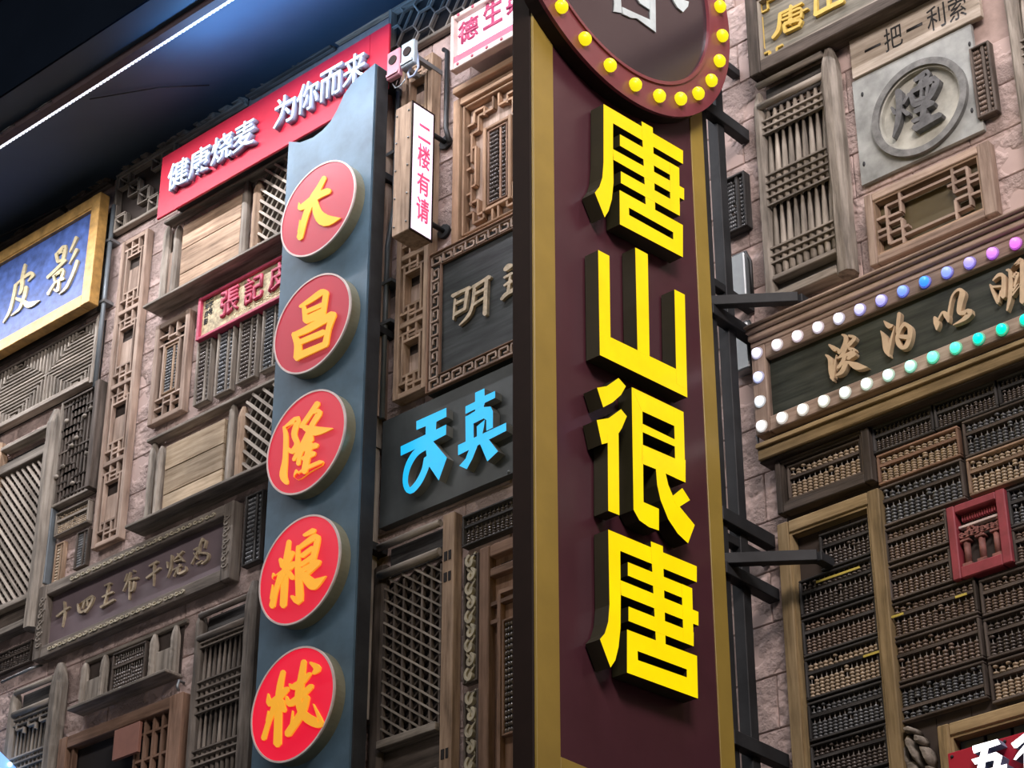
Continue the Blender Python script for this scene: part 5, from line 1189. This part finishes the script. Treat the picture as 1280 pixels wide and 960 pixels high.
# stepped cornice above it
t = thing('moulded_cornice', 'stepped wooden cornice moulding directly above the bulb-edged sign', 'moulding', (1.7, 0, 5.36))
for k, (d_, za, zc_) in enumerate(((.120, 5.388, 5.402), (.130, 5.402, 5.412), (.108, 5.366, 5.388), (.095, 5.346, 5.366))): box('moulding', 'strip_wood', t, bt0-.03, bxr+.02, .012, d_, za, zc_, .003)
t = thing('bulb_edged_sign', 'long dark green board with pale raised characters and a border of coloured bulbs', 'sign', ((bt0+bxr)/2, 0, zb1-.03))
hb = .026; r = (bt0-hb, bxr+hb, zb1-hb, bt1+hb)
box('board', 'wood_green', t, r[0]+2*hb-.01, r[1]-.02, .012, .075, r[2]+2*hb-.01, r[3]-2*hb+.01, 0)
frame(t, 'strip_wood', r, 2*hb, .012, d)
def bulbmat(c, s=1.1):
    k = 'bulb%s' % (c,)
    if k not in MT: MT[k] = emit('coloured_bulb', c, s)
    return k
top = [(.85, .85, 1.0), (1, .95, 1), (1, .92, 1), (.95, .9, 1), (.85, .85, 1), (.6, .6, 1), (.45, .45, 1), (.2, .35, 1), (.05, .3, 1), (.25, .35, 1), (.40, .35, 1), (.70, .25, 1), (.85, .2, .95), (.9, .2, .8), (.95, .2, .6)]
botc = [(1, 1, 1), (1, .98, .95), (1, .98, .93), (.98, 1, .93), (.95, 1, .95), (.88, 1, .93), (.75, 1, .9), (.5, 1, .85), (.2, 1, .75), (.1, .95, .7), (0, .85, .65), (0, .8, .55), (0, .8, .6), (0, .7, .7), (0, .6, .8)]
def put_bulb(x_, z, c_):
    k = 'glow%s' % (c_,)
    if k not in MT: MT[k] = emit('socket_halo_glow', tuple(v*v for v in c_), .45, (.3, .25, .2))  # the bulb's coloured halo is put into the socket's own emission
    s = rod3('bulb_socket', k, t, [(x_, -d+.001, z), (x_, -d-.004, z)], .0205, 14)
    uvball('bulb', bulbmat(c_), s, (x_, -d-.006, z), .0160)
for i in range(15):
    for z, c_ in ((bt1, top[i]), (zb1, botc[i])):
        put_bulb(bt0+i*sp, z, c_)
for z, c_ in ((bt1-.087, (.7, .75, 1)), (bt1-.174, (.9, .95, 1))): put_bulb(bt0, z, c_)
glyph('character', t, (1020, 400), 9.14, sq([[(148, 282, 22), (212, 332, 58), (205, 352, 14)], [(110, 398, 18), (160, 450, 50), (168, 600, 46), (195, 690, 20)], [(182, 660, 50), (232, 400, 8)],
   [(295, 165, 16), (340, 195, 48), (330, 270, 46), (262, 385, 14)], [(375, 180, 26), (440, 205, 40), (375, 285, 44), (300, 360, 40)], [(240, 320, 18), (268, 375, 36)], [(345, 300, 44), (300, 400, 40), (242, 440, 14)], [(380, 330, 34), (440, 345, 34), (350, 400, 38)], [(440, 385, 50), (370, 440, 40)], [(330, 400, 48), (310, 470, 40), (255, 545, 36)], [(370, 480, 26), (470, 530, 84), (588, 540, 6)], [(345, 490, 54), (300, 590, 50), (232, 635, 18)]]), ['wood_char'], .075, .092)
glyph('character', t, (1020, 400), 9.14, sq([[(775, 10, 14), (830, 65, 62), (870, 58, 24)], [(738, 125, 12), (782, 205, 62), (800, 340, 60), (838, 415, 16)], [(815, 375, 50), (895, 75, 6)], [(950, -75, 40), (940, 20, 42), (925, 140, 32)], [(1010, 40, 40), (960, 110, 34), (930, 200, 44), (945, 275, 52), (985, 325, 36)], [(1010, 40, 40), (1070, 90, 52), (1070, 200, 52), (1030, 300, 52), (980, 322, 30)], [(950, 190, 40), (1060, 195, 56)]]), ['wood_char'], .075, .092)
glyph('character', t, (1150, 320), 8.73, sq([[(160, 670, 34), (180, 730, 66), (180, 800, 18)], [(200, 690, 18), (245, 615, 26), (290, 650, 62), (308, 718, 18)], [(308, 640, 24), (345, 450, 22), (415, 368, 28), (462, 400, 62), (440, 500, 60), (425, 600, 50), (450, 625, 40), (540, 605, 66), (490, 680, 46), (362, 752, 8)]]), ['wood_char'], .075, .092)
glyph('character', t, (1150, 320), 8.73, sq([[(765, 312, 20), (800, 400, 34), (845, 512, 26)], [(795, 265, 14), (860, 205, 38), (912, 235, 46), (905, 440, 56)], [(790, 335, 24), (878, 330, 24)], [(850, 500, 28), (880, 380, 16)], [(945, 155, 22), (985, 180, 40), (985, 420, 46), (950, 592, 18)], [(995, 150, 14), (1070, 62, 30), (1115, 80, 50), (1115, 500, 52)], [(1010, 230, 22), (1065, 185, 36), (1030, 330, 22)], [(1015, 380, 30), (1090, 305, 26), (1010, 430, 20)]]), ['wood_char'], .075, .092)
bp = W(947, 540, .08)
rod3('sign_cable', 'black', None, [(bt0-.035, -.08, zb1-.01), (bt0-.03, -.08, zb1-.05), (bt0+.04, -.07, zb1-.06), (bt0+.10, -.06, zb1-.05), (bt0+.12, -.03, zb1-.045)], .005); tag(bpy.data.objects['sign_cable'], 'black cable looping under the bulb-edged sign\'s lower left corner', 'cable')

# beam under the sign
t = thing('wall_beam', 'long greenish-brown beam with a step moulding under the bulb-edged sign', 'beam', (1.7, 0, 4.95))
box('beam', 'wood_yellow', t, 1.085, 2.32, .012, .085, 4.952, 4.990, .003); box('moulding', 'wood_yellow', t, 1.085, 2.32, .012, .095, 4.990, 5.006, .002); box('fillet', 'wood_dark', t, 1.085, 2.32, .012, .075, 4.946, 4.952, .001)
box('ornament_strip', 'wood_black', t, 1.12, 2.32, .012, .07, 5.007, 5.024, .001)

# dark backing boards of the abacus wall
t = thing('backing_panel', 'dark brown boarded panel behind the wall of abacuses', 'panel', (1.75, 0, 3.5))
for k in range(9):
    a = 1.13+k*.112; box('plank', 'back_brown', t, a, a+.110, .010, .016, 3.45, 4.94, 0)

# framed abacus at the left
d = .055
r = (1.125, 1.468, 4.764, 4.942)
t = root_of(r, 'box_frame', 'dark box frame under the beam holding a single abacus', 'frame'); frame(t, 'wood_dark', r, (.020, .028, .006, .030), .018, .058, inner='wood_dark'); box('back_board', 'depth_shade', t, r[0]+.02, r[1]-.02, .012, .018, r[2]+.02, r[3]-.005, 0)
abacus((r[0]+.030, r[1]-.038, r[2]+.040, r[3]-.016), .020, 'abacus with pale grey beads alone in the dark box frame', GR, 'wood_dark', 'bead_light', cols=13)

# yellow-brown timber frame
d = .055; r = (W(971, 655, d)[0], W(1098, 612, d)[0], 3.40, W(1097, 610, d)[1])
t = root_of(r, 'timber_surround', 'tall yellow-brown timber frame around the left column of abacuses', 'frame'); frame(t, 'wood_yellow', r, .040, .018, .058, 'lrt', inner='wood_yellow')
xA0, xA1 = r[0]+.050, r[1]-.050; 
ztop = r[3]-.050
zr = [W(1085, y_, .045)[1] for y_ in (641+2, 690, 742, 795, 857-4, 902)]
rowsA = [W(1002, 722, .045)[1], W(1002, 773, .045)[1], W(1005, 822, .045)[1], W(1007, 877, .045)[1], W(1008, 930, .045)[1]]
zc = [ztop-.02]+rowsA; zc.append(rowsA[-1]-(rowsA[-2]-rowsA[-1])); zc.append(zc[-1]-.17)
desc = ['dark narrower abacus at the top of the timber frame', 'dark abacus with yellow tape on its bar, second in the timber frame', 'dark brown abacus, third down in the timber frame', 'abacus with warm pale beads, fourth down in the timber frame', 'dark blue-beaded abacus, fifth down in the timber frame', 'lowest dark abacus showing in the timber frame', 'abacus at the very foot of the timber frame']
mbA = ['bead_dark', 'bead_dark', 'bead_mid', 'bead_light', 'bead_blue', 'bead_dark', 'bead_dark']
for k in range(len(zc)-1):
    x_0 = xA0+(.085 if k == 0 else 0)
    abacus((x_0, xA1, zc[k+1]+.003, zc[k]-.003), .018, desc[k], GR, 'wood_black', mbA[k], cols=14 if k else 10)
def tape(label, pa, pb, d=.048):
    a, b_ = W(*pa, d), W(*pb, d); o = box('tape_strip', 'tape', None, a[0], b_[0], d-.003, d, a[1], a[1]+.007, 0); tag(o, label, 'tape', 'yellow tape strips')
MT['tape'] = plain('yellow_tape', (0.62, 0.50, 0.10), .5)
tape('yellow tape strip across the second abacus in the timber frame', (1020, 729), (1074, 706)); tape('short yellow tape at the right end of the pale-beaded abacus in the timber frame', (1079, 822), (1100, 813))

# second column: dark abacuses upright under the beam, then stacked rows
xB0, xB1 = W(1101, 640, .04)[0], W(1206, 620, .04)[0]
xC0 = xB1+.012; xC1 = xC0+.255; xD0 = W(1263, 660, .04)[0]
zB = [W(1098, 567, .04)[1], W(1100, 608, .04)[1], W(1103, 661, .04)[1], W(1106, 708, .04)[1], W(1109, 755, .04)[1], W(1115, 802, .04)[1], W(1122, 856, .04)[1], W(1127, 906, .04)[1], 3.62]
dB = ['brightest abacus with cream beads just under the dark row', 'dark grey abacus right of the timber frame top, under the cream-beaded one', 'brown abacus left of the red relief frame', 'brown-beaded abacus level with the foot of the red relief frame', 'abacus with yellow tape at both ends, below the red relief frame', 'pale-topped abacus in the sixth row right of the timber frame', 'upside-down abacus just above the carved leaf', 'x']
mB = ['bead_light', 'bead_blue', 'bead_mid', 'bead_mid', 'bead_mid', 'bead_mid', 'bead_blue']
xBm = W(1184, 680, .04)[0]
for k in range(7):
    e = xB1 if k not in (2, 3) else 1.690
    abacus((xB0, e, zB[k+1]+.003, zB[k]-.003), .018, dB[k], GR, 'wood_dark' if k != 0 else 'wood_brown', mB[k], cols=13 if k not in (2, 3) else 11, swap=(k == 6))
tape('yellow tape at the left end of the abacus below the red relief frame', (1114, 773), (1129, 768)); tape('yellow tape at the right end of the abacus below the red relief frame', (1194, 748), (1208, 742))
# dark row under the beam
x_ = xB0-.005; zt5 = 4.944
for k in range(4):
    abacus((x_, x_+.205, zB[0]+.004, zt5), .018, ('first', 'second', 'third', 'fourth')[k]+' of the shadowed black abacuses in the row under the beam, from the left', GR, 'wood_black', 'bead_dark', cols=13); x_ += .215
zC = [W(1203, 545, .04)[1], W(1206, 574, .04)[1], W(1210, 622, .04)[1], W(1210, 728, .04)[1], W(1216, 777, .04)[1], W(1222, 830, .04)[1], W(1228, 886, .04)[1]]
zC[0] = zB[0]; 
abacus((xC0, xC1+.03, zC[1]+.003, zC[0]-.0), .018, 'grey abacus right of the cream-beaded one, under the dark row', GR, 'wood_dark', 'bead_blue', cols=14)
abacus((xC0, xC1+.03, zC[2]+.003, zC[1]-.003), .018, 'long abacus with tan frame directly above the red relief frame', GR, 'wood_tan', 'bead_light', cols=14)
for k, lb, mb in ((3, 'abacus directly under the right corner of the red relief frame', 'bead_mid'), (4, 'dark abacus second below the red relief frame, at the right edge', 'bead_dark'), (5, 'abacus with warm beads just above the lower right window frame', 'bead_light')):
    abacus((xC0, xC0+.30, zC[k+1]+.003, zC[k]-.003), .018, lb, GR, 'wood_dark', mb, cols=14)
zD = [W(1262, 610, .04)[1], W(1262, 661, .04)[1], W(1266, 706, .04)[1]]
abacus((xD0, xD0+.25, zD[1]+.003, zD[0]-.003), .018, 'dark abacus right of the red relief frame, upper of two at the edge', GR, 'wood_black', 'bead_blue', cols=12)
abacus((xD0, xD0+.25, zC[3]+.006, zD[1]-.003), .018, 'abacus right of the red relief frame, lower of two at the edge', GR, 'wood_dark', 'bead_mid', cols=12)

# red relief frame with small columns
d = .055; r = (1.697, 1.887, 4.364, 4.592)
t = root_of(r, 'relief_frame', 'old red lacquered frame with three small columns and leafy carving inside', 'carving')
frame(t, 'lacquer_red', r, (.026, .030, .024, .036), .018, d)
q = (r[0]+.027, r[1]-.031, r[2]+.037, r[3]-.025)
box('back_board', 'back_brown', t, q[0]-.01, q[1]+.01, .012, .018, q[2]-.01, q[3]+.01, 0)
MT['old_pink'] = plain('faded_red_column', (0.30, 0.12, 0.10), .7, 0, .3, 30)
zl = q[3]-.045; box('lintel', 'trim_white', t, q[0], q[1], .022, .04, zl, zl+.008, .001)
for i, x_ in enumerate((q[0]+.018, (q[0]+q[1])/2, q[1]-.018)):
    rod3('column', 'old_pink', t, [(x_, -.033, q[2]+.010), (x_, -.033, zl-.045)], .010, 10)
    box('plinth', 'old_pink', t, x_-.015, x_+.015, .02, .046, q[2], q[2]+.010, .001); box('capital', 'old_pink', t, x_-.015, x_+.015, .02, .046, zl-.045, zl-.038, .001)
scrolls(t, (q[0], q[1], zl-.035, zl-.005), 'old_pink', .035, 8, rad=.011)
bm = bmesh.new(); c = Vector(((q[0]+q[1])/2, -.035, zl-.02))
for i in range(26):
    rnd = random.Random(i); u = rnd.random(); arch = .02+.035*abs(math.sin(u*2*PI)); x_, z_ = q[0]+(q[1]-q[0])*u, zl-rnd.uniform(0, 1)*(.055-arch*.6)
    m4 = Matrix.Translation(Vector((x_, -.035, z_))-c) @ Matrix.Rotation(rnd.uniform(0, 6), 4, 'Y') @ Matrix.Diagonal((.010, .006, .005, 1)); bmesh.ops.create_icosphere(bm, subdivisions=1, radius=1, matrix=m4)
mk('foliage_carving', bm, 'old_pink', t, c)
for i in range(14): box('dentil', 'lacquer_red', t, q[0]+.01+i*(q[1]-q[0]-.02)/14, q[0]+.015+i*(q[1]-q[0]-.02)/14, .022, .034, q[3]-.022, q[3]-.006, 0)

# carved leaf and lower right window with the red lit sign
t = thing('carved_leaf', 'grey carved leaf ornament with curling lobes below the upside-down abacus', 'carving', (W(1145, 950, .05)[0], 0, W(1140, 965, .05)[1]))
def lobe(pts, dd, h):
    P3 = [W(a, b_, dd) for a, b_, *_ in pts]; c0 = Vector((P3[0][0], -.016, P3[0][1])); bm = bmesh.new()
    o_ = [(1120+x/8.0, 860+y/8.0) for x, y in pts]; L = [W(a, b_, dd) for a, b_ in o_]
    cxm, czm = sum(p[0] for p in L)/len(L), sum(p[1] for p in L)/len(L); c0 = Vector((cxm, -.016, czm)); n = len(L)
    rings = []
    for s, hh_ in ((1, 0), (1, .35), (.82, .75), (.45, 1.0)):
        rings.append([bm.verts.new(Vector((cxm+(p[0]-cxm)*s, -.016-h*hh_, czm+(p[1]-czm)*s))-c0) for p in L])
    for a, b_ in zip(rings, rings[1:]):
        for i in range(n): bm.faces.new((a[i], a[(i+1) % n], b_[(i+1) % n], b_[i])).smooth = True
    bm.faces.new(rings[-1]); bm.faces.new(rings[0][::-1]); mk('leaf_lobe', bm, 'wood_grey', t, c0)
lobe([(60, 400), (120, 375), (190, 400), (215, 450), (180, 455), (130, 440), (90, 450)], .05, .05)
lobe([(100, 450), (130, 470), (200, 600), (255, 770), (240, 800), (170, 720), (120, 600), (85, 560), (70, 500)], .05, .045)
lobe([(185, 460), (240, 470), (275, 520), (270, 560), (225, 560), (185, 540)], .05, .05)
lobe([(215, 565), (290, 575), (335, 620), (355, 700), (345, 780), (300, 760), (270, 690), (250, 620)], .05, .045)
lobe([(65, 480), (90, 600), (100, 680), (180, 800), (90, 820), (70, 700), (60, 560)], .04, .03)
lobe([(100, 740), (150, 720), (210, 770), (240, 860), (120, 860), (90, 800)], .05, .04)
lobe([(270, 770), (320, 765), (390, 800), (400, 860), (290, 860)], .05, .04)
d = .075; r = (W(1167, 910, d)[0], W(1167, 910, d)[0]+.62, 3.30, W(1167, 906, d)[1])
t = root_of(r, 'lower_right_window', 'brown framed window with dark panes in the lower right corner', 'window')
frame(t, 'wood_yellow', r, .036, .016, .06, 'lrt', inner='wood_yellow'); q = (r[0]+.045, r[1]-.045, r[2], r[3]-.045); box('back_board', 'depth_shade', t, q[0], q[1], .012, .016, q[2], q[3], 0)
MT['bluepane'] = plain('dark_blue_grey_panel', (0.05, 0.06, 0.065), .4, 0, .2, 10)
for i in range(6): box('panel', 'bluepane', t, q[0]+.004+i*.082, q[0]+.078+i*.082, .018, .026, q[3]-.16, q[3]-.004, .002)
d = .12; xl, zt = W(1184, 942, d); zt = zt; 
t = thing('red_lit_sign', 'red sign with blazing white raised characters in the lower right corner', 'sign', (xl+.3, 0, zt-.3))
box('panel', 'red_paint', t, xl, xl+.60, .095, d, zt-.30, zt, .002); box('mounting_rail', 'steel_dark', t, xl+.03, xl+.5, .017, .095, zt-.2, zt-.17, 0)
dd = d+.035; a = W(1213, 990, dd); b_ = W(1257, 960, dd); ztc = W(1214, 933, dd)[1]
glyph('character', t, (1120, 860), 8.0, [('p', [(765, 580), (1015, 510), (1045, 560), (930, 600), (780, 655), (765, 615)]), ('p', [(860, 590), (930, 575), (900, 720), (880, 840), (800, 850), (830, 720)]), ('p', [(755, 715), (1000, 640), (1065, 680), (1040, 780), (1030, 850), (960, 850), (985, 720), (790, 765)]), ('p', [(760, 850), (1110, 760), (1110, 830), (760, 900)])], ['hot_white', 'white_side'], d, dd)
glyph('character', t, (1120, 860), 8.0, [('p', [(1150, 555), (1280, 455), (1400, 400), (1400, 450), (1290, 530), (1210, 600), (1180, 600)]), ('p', [(1290, 560), (1330, 540), (1330, 900), (1280, 900), (1280, 640), (1200, 720), (1175, 715), (1215, 650)]), ('p', [(1340, 600), (1500, 540), (1500, 590), (1340, 650)])], ['hot_white', 'white_side'], d, dd)
for px, py in ((1190, 946), (1256, 927)): x_, z_ = W(px, py, d); uvball('screw', 'steel_dark', t, (x_, -d, z_), .005)

# small fixings on the left wall
a = W(2, 853, .06); b_ = W(38, 836, .06)
rod3('bracket_rod', 'steel_grey', None, [(a[0], -.06, a[1]), (b_[0], -.06, b_[1]), (b_[0]+.01, -.012, b_[1]+.03)], .006); tag(bpy.data.objects['bracket_rod'], 'thin metal rod under the small abacus at the left edge', 'bracket')
a = W(222, 857, .04)
rod3('hook', 'steel_grey', None, [(a[0], -.009, a[1]+.02), (a[0], -.035, a[1]+.022), (a[0]+.004, -.045, a[1]-.005), (a[0]+.004, -.035, a[1]-.022)], .006); tag(bpy.data.objects['hook'], 'small grey hook in the plaster above the right corner of the square grid window', 'hook')
